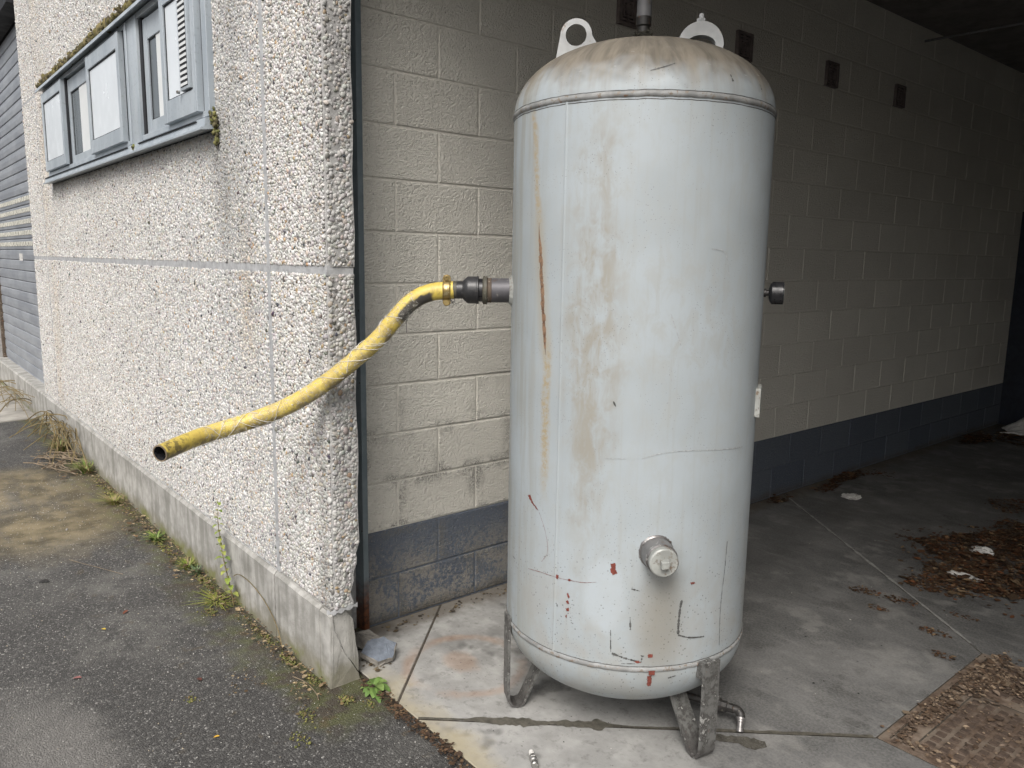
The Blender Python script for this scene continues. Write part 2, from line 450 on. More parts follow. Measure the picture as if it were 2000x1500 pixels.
def mat_leg():
    g = G('leg_steel', 0.5, 0.5, 0.0)
    P = g.pos(); a = g.noise(P, 34.0, 5, 0.75); b = g.noise(P, 18.0, 4, 0.6); z = g.sep(P)[2]
    c = g.mix(g.mr(a, 0.40, 0.62), (0.135, 0.135, 0.128), (0.05, 0.047, 0.044))
    c = g.mix(g.m('MULTIPLY', g.mr(a, 0.60, 0.66), 0.75), c, (0.38, 0.38, 0.36))
    c = g.mix(g.m('MULTIPLY', g.mr(z, 0.08, 0.01), 0.6), c, (0.045, 0.04, 0.038))
    c = g.mix(g.mr(g.noise(P, 60, 4, 0.7), 0.66, 0.72), c, (0.16, 0.06, 0.03))
    g.col(c); g.bump(a, 0.4, 0.002)
    return g.mat

def mat_hose():
    g = G('hose_rubber', 0.45, 0.5)
    U = g.uv(); u, v, _ = g.sep(U); P = g.pos()
    a = g.noise(P, 45, 5, 0.7); b = g.noise(P, 16, 5, 0.65)
    c = g.mix(g.mr(b, 0.35, 0.7), (0.60, 0.465, 0.09), (0.47, 0.35, 0.085))
    c = g.mix(g.m('MULTIPLY', g.mr(a, 0.55, 0.68), 0.6), c, (0.22, 0.165, 0.06))
    ring = g.noise(g.vmul(U, (110, 3, 1)), 1.0, 3, 0.5)
    c = g.mix(g.m('MULTIPLY', g.mr(ring, 0.56, 0.66), 0.4), c, (0.30, 0.22, 0.08))
    # grey tape and grime on the underside of the bend
    low = g.m('ADD', g.m('ABSOLUTE', g.m('SUBTRACT', v, 0.5)), g.m('MULTIPLY', g.m('SUBTRACT', b, 0.5), 0.22))
    tp = g.m('MULTIPLY', g.mr(low, 0.27, 0.22), g.m('MULTIPLY', g.mr(g.m('ADD', u, g.m('MULTIPLY', b, 0.05)), 0.085, 0.10), g.mr(u, 0.235, 0.20)))
    c = g.mix(tp, c, (0.055, 0.05, 0.045))
    gr = g.m('MULTIPLY', g.mr(low, 0.34, 0.12), g.mr(b, 0.40, 0.58))
    c = g.mix(g.m('MULTIPLY', gr, 0.75), c, (0.13, 0.10, 0.05))
    en = g.m('MULTIPLY', g.mr(u, 1.03, 1.10), g.mr(a, 0.46, 0.56))
    c = g.mix(g.m('MULTIPLY', en, 0.75), c, (0.10, 0.08, 0.035))
    g.col(c); g.bump(g.m('ADD', ring, a), 0.35, 0.003)
    return g.mat

def mat_film():
    g = G('plastic_film', 0.22, 0.5)
    P = g.pos(); w = g.noise(P, 60, 5, 0.7, 1.5)
    g.col((0.72, 0.70, 0.62))
    g.bump(w, 0.9, 0.006)
    tr = g.n('BsdfTransparent')
    mx = g.n('MixShader', {0: g.mr(w, 0.46, 0.70, 0.03, 0.50)})
    g.nt.links.new(tr.outputs[0], mx.inputs[1]); g.nt.links.new(g.p.outputs[0], mx.inputs[2])
    g.nt.links.new(mx.outputs[0], g.out.inputs['Surface'])
    return g.mat

def mat_instance(name, attr='pcol', rough=0.55, tex=150.0):
    g = G(name, rough, 0.4)
    a = g.n('Attribute', attribute_name=attr, attribute_type='INSTANCER').outputs['Color']
    nz = g.noise(g.pos(), tex, 3, 0.6)
    g.col(g.mix(g.mr(nz, 0.3, 0.7, 0.0, 0.35), a, g.mix(0.5, a, (0.25, 0.23, 0.2)), 'MIX'))
    return g.mat

def mat_vcol(name, attr='vcol', rough=0.7, trans=0.0):
    g = G(name, rough, 0.3)
    a = g.n('Attribute', attribute_name=attr, attribute_type='GEOMETRY').outputs['Color']
    nz = g.noise(g.pos(), 120, 3, 0.6)
    g.col(g.mix(g.mr(nz, 0.3, 0.7, 0.0, 0.4), a, g.mix(1.0, a, (0.55, 0.5, 0.45), 'MULTIPLY')))
    return g.mat

def mat_plinth():
    g = G('plinth_concrete', 0.8, 0.3)
    P = g.pos(); x, y, z = g.sep(P)
    st = g.noise(g.vmul(P, (14, 14, 1.6)), 1.0, 5, 0.65); mid = g.noise(P, 9, 6, 0.7); fine = g.noise(P, 140, 3, 0.7)
    c = g.ramp(mid, [(0.32, (0.24, 0.235, 0.215)), (0.68, (0.44, 0.43, 0.405))])
    c = g.mix(g.m('MULTIPLY', g.mr(st, 0.46, 0.66), 0.65), c, (0.19, 0.185, 0.165))
    c = g.mix(g.m('MULTIPLY', g.mr(g.m('ADD', z, g.m('MULTIPLY', mid, 0.14)), 0.165, 0.07), 0.65), c, (0.17, 0.155, 0.10))
    c = g.mix(g.m('MULTIPLY', g.m('MULTIPLY', g.mr(g.m('ADD', z, g.m('MULTIPLY', mid, 0.16)), 0.13, 0.07), g.mr(g.noise(P, 5, 4), 0.45, 0.6)), 0.8), c, (0.16, 0.17, 0.045))
    c = g.mix(g.m('MULTIPLY', g.mr(g.vor(P, 70), 0.13, 0.06), 0.7), c, (0.12, 0.115, 0.10))
    g.col(c); g.bump(g.m('ADD', fine, mid), 0.5, 0.004)
    return g.mat

def mat_alu():
    g = G('painted_aluminium', 0.38, 0.5)
    P = g.pos(); n1 = g.noise(g.vmul(P, (5, 5, 1.5)), 1.5, 5, 0.6); f = g.noise(P, 60, 4, 0.7)
    c = g.mix(g.mr(n1, 0.35, 0.68), (0.30, 0.34, 0.375), (0.39, 0.43, 0.46))
    c = g.mix(g.m('MULTIPLY', g.mr(f, 0.55, 0.7), 0.35), c, (0.17, 0.18, 0.17))
    g.col(c)
    return g.mat

def mat_door():
    g = G('roller_door_paint', 0.45, 0.5)
    P = g.pos(); n1 = g.noise(g.vmul(P, (1.2, 1, 4)), 2.0, 5, 0.6)
    c = g.mix(g.mr(n1, 0.35, 0.68), (0.20, 0.215, 0.24), (0.275, 0.292, 0.315))
    g.col(g.mix(g.m('MULTIPLY', g.mr(g.noise(P, 30, 4), 0.6, 0.7), 0.4), c, (0.30, 0.30, 0.29)))
    return g.mat

def mat_jamb():
    g = G('jamb_steel', 0.5, 0.5)
    P = g.pos(); z = g.sep(P)[2]; nz = g.noise(P, 14, 5, 0.7)
    c = g.mix(g.mr(nz, 0.35, 0.7), (0.15, 0.19, 0.21), (0.19, 0.23, 0.25))
    r = g.mr(g.m('ADD', z, g.m('MULTIPLY', nz, 0.25)), 0.36, 0.20)
    c = g.mix(r, c, g.mix(g.mr(g.noise(P, 50, 4), 0.4, 0.6), (0.14, 0.05, 0.02), (0.055, 0.022, 0.012)))
    g.col(c)
    return g.mat

def mat_cover():
    g = G('rusty_cover', 0.75, 0.4)
    P = g.pos(); a = g.noise(P, 30, 5, 0.7); b = g.noise(P, 6, 4, 0.6)
    c = g.ramp(a, [(0.3, (0.06, 0.040, 0.028)), (0.52, (0.125, 0.088, 0.064)), (0.75, (0.21, 0.165, 0.13))])
    c = g.mix(g.m('MULTIPLY', g.mr(b, 0.45, 0.65), 0.7), c, (0.20, 0.165, 0.13))
    g.col(c); g.bump(a, 0.6, 0.004)
    return g.mat

M = dict(
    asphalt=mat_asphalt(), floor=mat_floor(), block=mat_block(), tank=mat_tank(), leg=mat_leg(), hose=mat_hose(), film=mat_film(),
    plinth=mat_plinth(), alu=mat_alu(), door=mat_door(), jamb=mat_jamb(), cover=mat_cover(),
    pebble=mat_instance('pebbles'), grit=mat_instance('grit', rough=0.8), moss=mat_instance('moss', rough=0.95),
    leaf=mat_vcol('leaf_litter', rough=0.75), green=mat_vcol('green_leaves', rough=0.5),
    mortar=plain('aggregate_mortar', (0.33, 0.325, 0.315), 0.9, var=0.3, sc=40, bump=0.6),
    joint=plain('joint_sealant', (0.36, 0.365, 0.37), 0.7, var=0.25, sc=30),
    bed=plain('painted_mortar', (0.56, 0.54, 0.485), 0.9, var=0.15, sc=40, bump=0.6),
    bedlow=plain('painted_mortar_low', (0.10, 0.115, 0.14), 0.9, var=0.25, sc=40, bump=0.6),
    ceil=plain('ceiling_concrete', (0.15, 0.14, 0.13), 0.9, var=0.25, sc=8, bump=0.3),
    apron=plain('apron_concrete', (0.30, 0.285, 0.255), 0.9, var=0.3, sc=5, bump=0.4),
    dirt=plain('dirt', (0.06, 0.05, 0.038), 0.95, var=0.5, sc=40, bump=0.7),
    wet=plain('wet_concrete', (0.085, 0.08, 0.068), 0.22, var=0.35, sc=30),
    oil=plain('damp_concrete', (0.095, 0.088, 0.072), 0.45, var=0.4, sc=40),
    pale=plain('pale_joint', (0.24, 0.24, 0.225), 0.85, var=0.3, sc=50),
    steel=mat_worn('bare_steel', (0.23, 0.22, 0.215), (0.42, 0.41, 0.39), (0.15, 0.09, 0.055), 0.34, 0.6, 30, 0.60),
    dullsteel=mat_worn('dull_steel', (0.105, 0.102, 0.11), (0.22, 0.21, 0.20), (0.10, 0.07, 0.05), 0.48, 0.25, 30, 0.60),
    legrim=mat_worn('chipped_leg_rim', (0.30, 0.30, 0.29), (0.07, 0.065, 0.06), (0.05, 0.045, 0.04), 0.5, 0.0, 45, 0.50),
    plate=plain('cover_grime', (0.075, 0.052, 0.038), 0.9, var=0.4, sc=30, bump=0.5),
    rust=mat_worn('rusty_weld', (0.095, 0.07, 0.05), (0.28, 0.24, 0.19), (0.20, 0.085, 0.035), 0.8, 0.0, 60, 0.60),
    olive=mat_worn('grimy_ring', (0.085, 0.08, 0.06), (0.20, 0.19, 0.16), (0.12, 0.07, 0.04), 0.6, 0.0, 60),
    black=mat_worn('black_fitting', (0.035, 0.035, 0.037), (0.09, 0.09, 0.09), (0.06, 0.055, 0.05), 0.36, 0.0, 70, 0.64),
    blackp=plain('black_plastic', (0.016, 0.016, 0.018), 0.32, var=0.3, sc=30),
    brass=mat_worn('zinc_yellow_clamp', (0.36, 0.27, 0.115), (0.50, 0.42, 0.24), (0.17, 0.12, 0.05), 0.36, 0.7, 40),
    weld=mat_worn('painted_weld', (0.27, 0.275, 0.27), (0.20, 0.17, 0.14), (0.17, 0.10, 0.065), 0.55, 0.0, 60, 0.56),
    white=mat_worn('white_painted_steel', (0.55, 0.565, 0.56), (0.36, 0.35, 0.33), (0.30, 0.22, 0.16), 0.45, 0.0, 30, 0.64),
    pipe=mat_worn('grey_pipe', (0.16, 0.16, 0.165), (0.25, 0.25, 0.24), (0.11, 0.095, 0.075), 0.5, 0.0, 30, 0.62),
    red=plain('red_paint', (0.18, 0.045, 0.032), 0.5, var=0.35, sc=140),
    dark=plain('dark_scuff', (0.085, 0.085, 0.082), 0.6, var=0.55, sc=120),
    scuff=plain('pencil_scuff', (0.345, 0.36, 0.365), 0.6, var=0.35, sc=120),
    plug=mat_worn('plug_paint', (0.40, 0.41, 0.385), (0.24, 0.225, 0.20), (0.20, 0.15, 0.11), 0.40, 0.15, 50, 0.56),
    pane=plain('frosted_sky_pane', (0.66, 0.70, 0.73), 0.16, var=0.05, sc=3),  # frosted glass whose pale colour also holds the sky's reflection
    glass=plain('dark_window_glass', (0.10, 0.115, 0.125), 0.06, var=0.1, sc=3),
    blind=plain('pale_blind', (0.62, 0.64, 0.64), 0.5, var=0.06, sc=3),
    void=plain('dark_gap', (0.012, 0.013, 0.016), 0.8, var=0.1, sc=5),
    vent=plain('vent_plastic', (0.15, 0.125, 0.12), 0.55, var=0.3, sc=30),
    slotpane=plain('vision_pane', (0.50, 0.49, 0.43), 0.25, var=0.15, sc=12),
    litter=plain('white_litter', (0.62, 0.61, 0.58), 0.6, var=0.12, sc=40),
    chrome=mat_worn('chromed_fitting', (0.48, 0.47, 0.45), (0.30, 0.28, 0.24), (0.25, 0.20, 0.13), 0.26, 0.85, 60),
    navy=plain('navy_paint', (0.010, 0.014, 0.026), 0.6, var=0.3, sc=8),
    cream=plain('unseen_wall_cream_paint', (0.33, 0.32, 0.28), 0.85, var=0.15, sc=8, bump=0.3),
    stone=plain('broken_concrete', (0.24, 0.225, 0.20), 0.9, var=0.35, sc=40, bump=0.8),
    bluestone=plain('blue_painted_concrete', (0.135, 0.155, 0.185), 0.75, var=0.25, sc=40, bump=0.5),
    twig=plain('dry_stem', (0.20, 0.155, 0.105), 0.8, var=0.4, sc=20),
    stem=plain('green_stem', (0.16, 0.12, 0.05), 0.6, var=0.4, sc=30),
    drain=mat_worn('drain_iron', (0.038, 0.036, 0.034), (0.13, 0.12, 0.10), (0.07, 0.04, 0.025), 0.5, 0.2, 60),
)
#PART2
# ------------------------------------------------------------------ ground, floor
FY = 1.176        # mortar face of the pebble panels; the stones stand out to about 1.170
EDGE_Y = 1.285    # where asphalt meets the concrete floor
WX = -2.670       # face of the block wall
CORNER_X = -2.360

bm = bmesh.new()
q = 400.0
bm.faces.new([bm.verts.new(p) for p in ((-q, -q, -0.014), (q, -q, -0.014), (q, q, -0.014), (-q, q, -0.014))])
o = from_bm('asphalt_ground', bm, M['asphalt'])
tag(o, 'dark weathered asphalt yard with pale stone specks and mossy patches', 'ground', kind='structure')

bm = bmesh.new()
prism(bm, [(-8.15, 0.40), (-8.22, 1.156), (-16, 1.156), (-16, -1.5), (-8.2, -1.5)], -0.02, -0.004)
o = from_bm('concrete_apron', bm, M['apron'])
tag(o, 'pale concrete apron in front of the grey roller door', 'pavement', kind='structure')

floor = thing('concrete_floor', (0, 0, 0), 'stained grey concrete floor under the tank with sawn joints', 'floor')
floor['kind'] = 'structure'
def shrink(poly, g):
    n = len(poly); out = []
    for i in range(n):
        p0, p1, p2 = (Vector((*poly[j % n], 0)) for j in (i - 1, i, i + 1))
        a = (p1 - p0).normalized(); b = (p2 - p1).normalized()
        na = Vector((-a.y, a.x, 0)); nb = Vector((-b.y, b.x, 0))
        k = na + nb; k = k / max(0.2, k.length_squared) * 2
        out.append((p1.x + k.x * g, p1.y + k.y * g))
    return out
RX = 5.5
slabs = [
    [(-2.67, EDGE_Y), (-2.122, EDGE_Y), (-2.67, 1.842)],
    [(-2.122, EDGE_Y), (-2.005, EDGE_Y), (-1.0, 2.39), (-1.0, 3.27), (-2.67, 4.585), (-2.67, 1.842)],
    [(-2.005, EDGE_Y), (RX, EDGE_Y), (RX, 2.39), (-1.0, 2.39)],
    [(-0.13, 2.39), (RX, 2.39), (RX, 8.4), (-2.67, 8.4), (-2.67, 4.585), (-1.0, 3.27), (-0.13, 3.27)],
]
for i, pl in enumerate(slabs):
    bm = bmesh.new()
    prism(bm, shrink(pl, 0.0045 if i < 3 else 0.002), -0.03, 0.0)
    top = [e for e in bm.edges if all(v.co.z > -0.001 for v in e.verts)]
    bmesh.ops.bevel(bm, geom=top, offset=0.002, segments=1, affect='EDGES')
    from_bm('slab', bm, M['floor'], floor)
box('joint_filler', -2.69, RX, EDGE_Y + 0.004, 8.4, -0.035, -0.0035, M['dirt'], floor)
# pale sealed line running off to the wall
def strip(bm, pts, w, z, jitter=0.0):
    L = [Vector((*p, z)) for p in pts]
    prev = None
    for i, p in enumerate(L):
        t = (L[min(i + 1, len(L) - 1)] - L[max(i - 1, 0)]).normalized()
        n = Vector((-t.y, t.x, 0))
        k = w * (1 + random.uniform(-jitter, jitter)) / 2
        pr = (bm.verts.new(p + n * k), bm.verts.new(p - n * k))
        if prev: bm.faces.new((prev[0], pr[0], pr[1], prev[1]))
        prev = pr
bm = bmesh.new()
a, b = Vector((-1.06, 3.318)), Vector((-2.6, 4.53))
strip(bm, [tuple(a.lerp(b, t / 40)) for t in range(41)], 0.014, 0.0016, 0.5)
from_bm('pale_joint_seal', bm, M['pale'], floor)
# damp run-off creeping along the joint, and drips under the drain cock
def stain(name, pts, widths, mat, z):
    bm = bmesh.new()
    P = smooth_path([(x, y, z) for x, y in pts], 16)
    n = len(P); prev = None
    for i, p in enumerate(P):
        t = (P[min(i + 1, n - 1)] - P[max(i - 1, 0)]).normalized()
        nn = Vector((-t.y, t.x, 0)); f = i / (n - 1) * (len(widths) - 1); k = int(min(f, len(widths) - 2)); w = widths[k] + (widths[k + 1] - widths[k]) * (f - k)
        s1 = w * (0.5 + 0.35 * grid_noise(p, 23, 1.0) + 0.2 * grid_noise(p, 70, 4.0)); s2 = w * (0.5 + 0.35 * grid_noise(p, 21, 7.0) + 0.2 * grid_noise(p, 66, 9.0))
        pr = (bm.verts.new(p + nn * max(s1, 0.001)), bm.verts.new(p - nn * max(s2, 0.001)))
        if prev: bm.faces.new((prev[0], pr[0], pr[1], prev[1]))
        prev = pr
    return from_bm(name, bm, mat, floor)
stain('damp_stain', [(-2.003, 1.292), (-1.95, 1.352), (-1.90, 1.41), (-1.82, 1.50), (-1.75, 1.575), (-1.69, 1.64), (-1.62, 1.715), (-1.585, 1.755), (-1.53, 1.81), (-1.40, 1.955), (-1.24, 2.13), (-1.01, 2.385)],
      [0.009, 0.009, 0.010, 0.035, 0.062, 0.016, 0.036, 0.055, 0.016, 0.010, 0.013, 0.016, 0.016], M['oil'], 0.0012)
stain('damp_stain', [(-1.36, 1.93), (-1.32, 1.985), (-1.27, 2.02), (-1.225, 2.045), (-1.20, 2.07)], [0.01, 0.05, 0.03, 0.055, 0.03], M['wet'], 0.0022)

# ------------------------------------------------------------------ room shell
CZ = 3.19
ceil = thing('ceiling', (0, 0, CZ), 'dark concrete ceiling over the loading bay', 'ceiling')
ceil['kind'] = 'structure'
box('ceiling_slab', -3.2, RX + 0.3, 1.30, 8.8, CZ, CZ + 0.25, M['ceil'], ceil)
o = box('unseen_side_wall', RX, RX + 0.3, 1.30, 8.8, -0.03, CZ + 0.2, M['cream'])  # unseen wall, added so the bay stays dark
tag(o, 'unseen cream wall added opposite the block wall to keep the bay dark', 'wall', kind='structure')
back = thing('back_wall', (-2.67, 8.4, 0), 'dark back wall at the far end of the bay', 'wall')
box('upper_wall', -3.2, RX + 0.3, 8.46, 8.8, 2.02, CZ + 0.2, M['cream'], back)
box('lower_wall', -3.2, RX + 0.3, 8.42, 8.8, -0.03, 2.02, M['navy'], back)
bm = bmesh.new()
p0 = [Vector((-2.60, 5.895, CZ - 0.13)), Vector((-0.6, 5.98, CZ - 0.13))]
tube(bm, [p0[0].lerp(p0[1], t / 8) for t in range(9)], 0.009, 8)
o = from_bm('ceiling_conduit', bm, M['pipe'], None, smooth=True)
tag(o, 'thin pale conduit crossing the dark ceiling', 'conduit')

# ------------------------------------------------------------------ block wall
wall = thing('block_wall', (WX, 1.48, 0), 'cream painted concrete block wall with grey-blue foot band, beside and behind the tank', 'wall')
BL, BH, J = 0.40, 0.20, 0.008
def block_mesh(L, H):
    bm = bmesh.new()
    bm_box(bm, -0.03, 0.0, -L / 2, L / 2, -H / 2, H / 2)
    bmesh.ops.bevel(bm, geom=[e for e in bm.edges if all(v.co.x > -0.001 for v in e.verts)], offset=0.0045, segments=2, affect='EDGES', profile=0.55)
    bmesh.ops.recalc_face_normals(bm, faces=bm.faces)
    me = bpy.data.meshes.new('block'); bm.to_mesh(me); bm.free()
    me.materials.append(M['block'])
    return me
full = block_mesh(BL - J, BH - J)
cache = {}
for k in range(16):
    y0 = 1.482
    y = 1.628 - 0.4 if k % 2 == 0 else 1.828 - 0.4
    while y < 8.4:
        a, b = max(y, y0), min(y + BL, 8.4)
        y += BL
        if b - a < 0.05: continue
        if abs(b - a - BL) < 1e-4: me = full
        else:
            key = round(b - a, 3)
            if key not in cache: cache[key] = block_mesh(b - a - J, BH - J)
            me = cache[key]
        o = bpy.data.objects.new('block', me); COL.objects.link(o); o.parent = wall
        o.location = (random.uniform(-0.0008, 0.0010), (a + b) / 2 - 1.48, k * BH + BH / 2 + random.uniform(-0.0008, 0.0008))
        o.rotation_euler = (random.uniform(-0.002, 0.002), 0, random.uniform(-0.0025, 0.0025))
box('mortar_bed', WX - 0.25, WX - 0.0040, 1.484, 8.45, 0.40, CZ + 0.1, M['bed'], wall)
box('mortar_bed', WX - 0.25, WX - 0.0042, 1.484, 8.45, -0.03, 0.40, M['bedlow'], wall)

# ------------------------------------------------------------------ pebble-clad facade
fac = thing('warehouse_facade', (-5.0, FY, 0), 'precast warehouse front of pebble-faced panels on a concrete plinth, left of the tank', 'building')
SILL, HEAD = 2.005, 2.690
WXL, WXR = -6.775, -3.315
BACKY = 1.262
TOPZ = 4.60
GX = [(-7.85, -7.262), (-7.238, -2.842), (-2.818, CORNER_X)]
# backing seen in the joints
box('joint_backing', -7.82, -2.8455, 1.1745, 1.205, 0.25, SILL - 0.02, M['joint'], fac)
box('joint_backing', -7.82, -6.80, 1.1745, 1.205, SILL - 0.02, TOPZ, M['joint'], fac)
box('joint_backing', -3.29, -2.8455, 1.1745, 1.205, SILL - 0.02, TOPZ, M['joint'], fac)
box('joint_backing', -6.80, -3.29, 1.1745, 1.205, HEAD + 0.02, TOPZ, M['joint'], fac)
box('joint_backing', -2.8145, CORNER_X - 0.003, 1.1765, 1.274, 1.440, 1.474, M['joint'], fac)
box('joint_backing', -2.845, -2.815, 1.1745, 1.205, 0.25, TOPZ, M['joint'], fac)
box('core_wall', -7.85, -2.72, 1.29, 1.455, -0.03, TOPZ, M['mortar'], fac)
def panel(x0, x1, z0, z1):
    box('pebble_panel', x0, x1, FY, 1.285, z0, z1, M['mortar'], fac, bevel=0.006)
panel(GX[0][0], GX[0][1], 0.272, 1.445); panel(GX[0][0], GX[0][1], 1.469, 2.695); panel(GX[0][0], GX[0][1], 2.712, TOPZ)
panel(GX[1][0], GX[1][1], 0.272, 1.445)
bm = bmesh.new()       # the upper panel is cut out for the window
bm_box(bm, GX[1][0], GX[1][1], FY, 1.285, 1.469, SILL)
bm_box(bm, GX[1][0], WXL, FY, 1.285, SILL, HEAD)
bm_box(bm, WXR, GX[1][1], FY, 1.285, SILL, HEAD)
bm_box(bm, GX[1][0], GX[1][1], FY, 1.285, HEAD, TOPZ)
from_bm('pebble_panel', bm, M['mortar'], fac)
def ret_end(z):
    if z > 0.52: return 1.281 + 0.003 * math.sin(z * 17)
    return float(np.interp(z, [0.27, 0.31, 0.36, 0.42, 0.47, 0.52], [1.258, 1.247, 1.252, 1.266, 1.272, 1.281])) + 0.004 * math.sin(z * 90)
def corner_panel(z0, z1, n):
    bm = bmesh.new(); rings = []
    for i in range(n + 1):
        z = z0 + (z1 - z0) * i / n; ye = ret_end(z)
        rings.append([bm.verts.new((x, y, z)) for x, y in ((GX[2][0], FY), (CORNER_X - 0.022, FY), (CORNER_X - 0.006, FY + 0.006), (CORNER_X, FY + 0.022), (CORNER_X, ye - 0.004), (CORNER_X - 0.008, ye), (GX[2][0], ye))])
    for a, b in zip(rings, rings[1:]):
        for k in range(7): bm.faces.new((a[k], a[(k + 1) % 7], b[(k + 1) % 7], b[k]))
    bm.faces.new(rings[0][::-1]); bm.faces.new(rings[-1])
    from_bm('pebble_panel', bm, M['mortar'], fac)
corner_panel(0.272, 1.445, 60); corner_panel(1.469, TOPZ, 30)

# the stones: one point each, an ellipsoid pressed into the mortar
def instance_group(name, mat, subdiv):
    ng = bpy.data.node_groups.new(name, 'GeometryNodeTree')
    ng.interface.new_socket('Geometry', in_out='INPUT', socket_type='NodeSocketGeometry')
    ng.interface.new_socket('Geometry', in_out='OUTPUT', socket_type='NodeSocketGeometry')
    N = ng.nodes.new
    gi, go = N('NodeGroupInput'), N('NodeGroupOutput')
    ico = N('GeometryNodeMeshIcoSphere'); ico.inputs['Radius'].default_value = 1.0; ico.inputs['Subdivisions'].default_value = subdiv
    sm = N('GeometryNodeSetShadeSmooth'); sm_m = N('GeometryNodeSetMaterial'); sm_m.inputs['Material'].default_value = mat
    iop = N('GeometryNodeInstanceOnPoints')
    ar = N('GeometryNodeInputNamedAttribute'); ar.data_type = 'FLOAT_VECTOR'; ar.inputs['Name'].default_value = 'rot'
    asx = N('GeometryNodeInputNamedAttribute'); asx.data_type = 'FLOAT_VECTOR'; asx.inputs['Name'].default_value = 'scl'
    L = ng.links.new
    L(ico.outputs['Mesh'], sm.inputs['Geometry']); L(sm.outputs['Geometry'], sm_m.inputs['Geometry']); L(sm_m.outputs['Geometry'], iop.inputs['Instance'])
    L(gi.outputs[0], iop.inputs['Points']); L(ar.outputs['Attribute'], iop.inputs['Rotation']); L(asx.outputs['Attribute'], iop.inputs['Scale'])
    L(iop.outputs['Instances'], go.inputs[0])
    return ng
NG = {}
def scatter(name, pts, rot, scl, col, mat, parent=None, subdiv=2):
    off = np.array(world_off(parent))
    n = len(pts)
    me = bpy.data.meshes.new(name)
    me.vertices.add(n)
    me.vertices.foreach_set('co', (pts - off).astype(np.float32).ravel())
    for nm, ty, arr in (('rot', 'FLOAT_VECTOR', rot), ('scl', 'FLOAT_VECTOR', scl)):
        me.attributes.new(nm, ty, 'POINT').data.foreach_set('vector', arr.astype(np.float32).ravel())
    at = me.attributes.new('pcol', 'FLOAT_COLOR', 'POINT')
    at.data.foreach_set('color', np.hstack([col, np.ones((n, 1))]).astype(np.float32).ravel())
    me.materials.append(mat)
    o = bpy.data.objects.new(name, me); COL.objects.link(o); o.parent = parent
    key = (mat.name, subdiv)
    if key not in NG: NG[key] = instance_group('scatter_' + mat.name, mat, subdiv)
    md = o.modifiers.new('scatter', 'NODES'); md.node_group = NG[key]
    return o

def hexgrid(a0, a1, b0, b1, s, jit):
    nb = max(1, int((b1 - b0) / (s * 0.866))); na = max(1, int((a1 - a0) / s))
    ia, ib = np.meshgrid(np.arange(na), np.arange(nb))
    a = a0 + (ia + 0.5 + 0.5 * (ib % 2) - 0.25) * (a1 - a0) / na
    b = b0 + (ib + 0.5) * (b1 - b0) / nb
    a = a + rng.uniform(-jit, jit, a.shape) * s; b = b + rng.uniform(-jit, jit, b.shape) * s
    return np.clip(a.ravel(), a0 + 0.004, a1 - 0.004), np.clip(b.ravel(), b0 + 0.004, b1 - 0.004)

PAL = np.array([(0.72, 0.71, 0.685), (0.62, 0.61, 0.59), (0.52, 0.51, 0.49), (0.61, 0.555, 0.49), (0.54, 0.46, 0.38), (0.36, 0.345, 0.33), (0.20, 0.195, 0.19), (0.05, 0.05, 0.052), (0.46, 0.33, 0.19)])
PW = np.array([0.36, 0.25, 0.145, 0.085, 0.04, 0.055, 0.035, 0.018, 0.012])
def pebble_cols(n):
    idx = rng.choice(len(PAL), n, p=PW / PW.sum())
    return np.clip(0.9 * PAL[idx] * rng.uniform(0.82, 1.12, (n, 1)) + rng.normal(0, 0.012, (n, 3)), 0.02, 0.85)
def smooth01(x, a, b):
    t = np.clip((x - a) / (b - a), 0, 1); return t * t * (3 - 2 * t)
def wob(x, z, seed):
    r = np.random.default_rng(seed); out = np.zeros_like(x)
    for k in range(7):
        f = 1.5 * 1.7 ** k; ang = r.uniform(0, 6.28)
        out += np.sin((x * np.cos(ang) + z * np.sin(ang)) * f * 2 + r.uniform(0, 6.28)) / (1 + 0.6 * k)
    return out / 3.0
def weather(x, z, col):
    """rain runs under the sill ends, green-black film and ochre runs near the corner"""
    run = np.exp(-((x - (-3.27 + 0.03 * np.sin(z * 9))) / 0.10) ** 2) * smooth01(z, 1.35, 1.95) * smooth01(z, 2.15, 2.02)
    run2 = np.exp(-((x + 3.14) / 0.16) ** 2) * smooth01(z, 0.5, 1.7) * 0.45
    und = smooth01(z, 1.78, 2.0) * (z < 2.03) * ((x > -6.8) & (x < -3.3)) * 0.38
    low = smooth01(z, 0.55, 0.28) * 0.12
    corner = np.exp(-((x + 2.42) / 0.05) ** 2) * (0.30 + 0.25 * wob(x * 2, z * 0.6, 3))
    d = np.clip(run * (0.5 + 0.3 * wob(x * 6, z, 21)) + run2 * (0.6 + 0.6 * wob(x * 3, z, 5)) + und * (0.7 + 0.6 * wob(x * 4, z * .5, 8)) + low + corner + 0.07 * wob(x, z, 1), 0, 0.85)
    col = col * (1 - d[:, None]) + np.array([0.075, 0.075, 0.065]) * d[:, None]
    och = (np.exp(-((x + 3.05) / 0.09) ** 2) * smooth01(z, 0.35, 0.8) * smooth01(z, 1.9, 1.2) + np.exp(-((x + 7.05) / 0.16) ** 2) * 0.8) * np.clip(0.5 + 0.8 * wob(x * 5, z * 2, 9), 0, 1) * 0.45
    return col * (1 - och[:, None]) + col * np.array([0.85, 0.66, 0.42]) * och[:, None]
def stone_shape(n, s):
    k = rng.lognormal(0.0, 0.20, n) * s
    el = rng.uniform(0.72, 1.0, n)
    return k * 0.68, k * 0.68 * el * 0.88, k * rng.uniform(0.34, 0.50, n)
rects = []
for gx in GX:
    for z0, z1 in ((0.276, 1.443), (1.471, 3.85 if gx[0] < -5 else 2.9)):
        rects.append((gx[0], gx[1], z0, z1))
PX, PZ = [], []
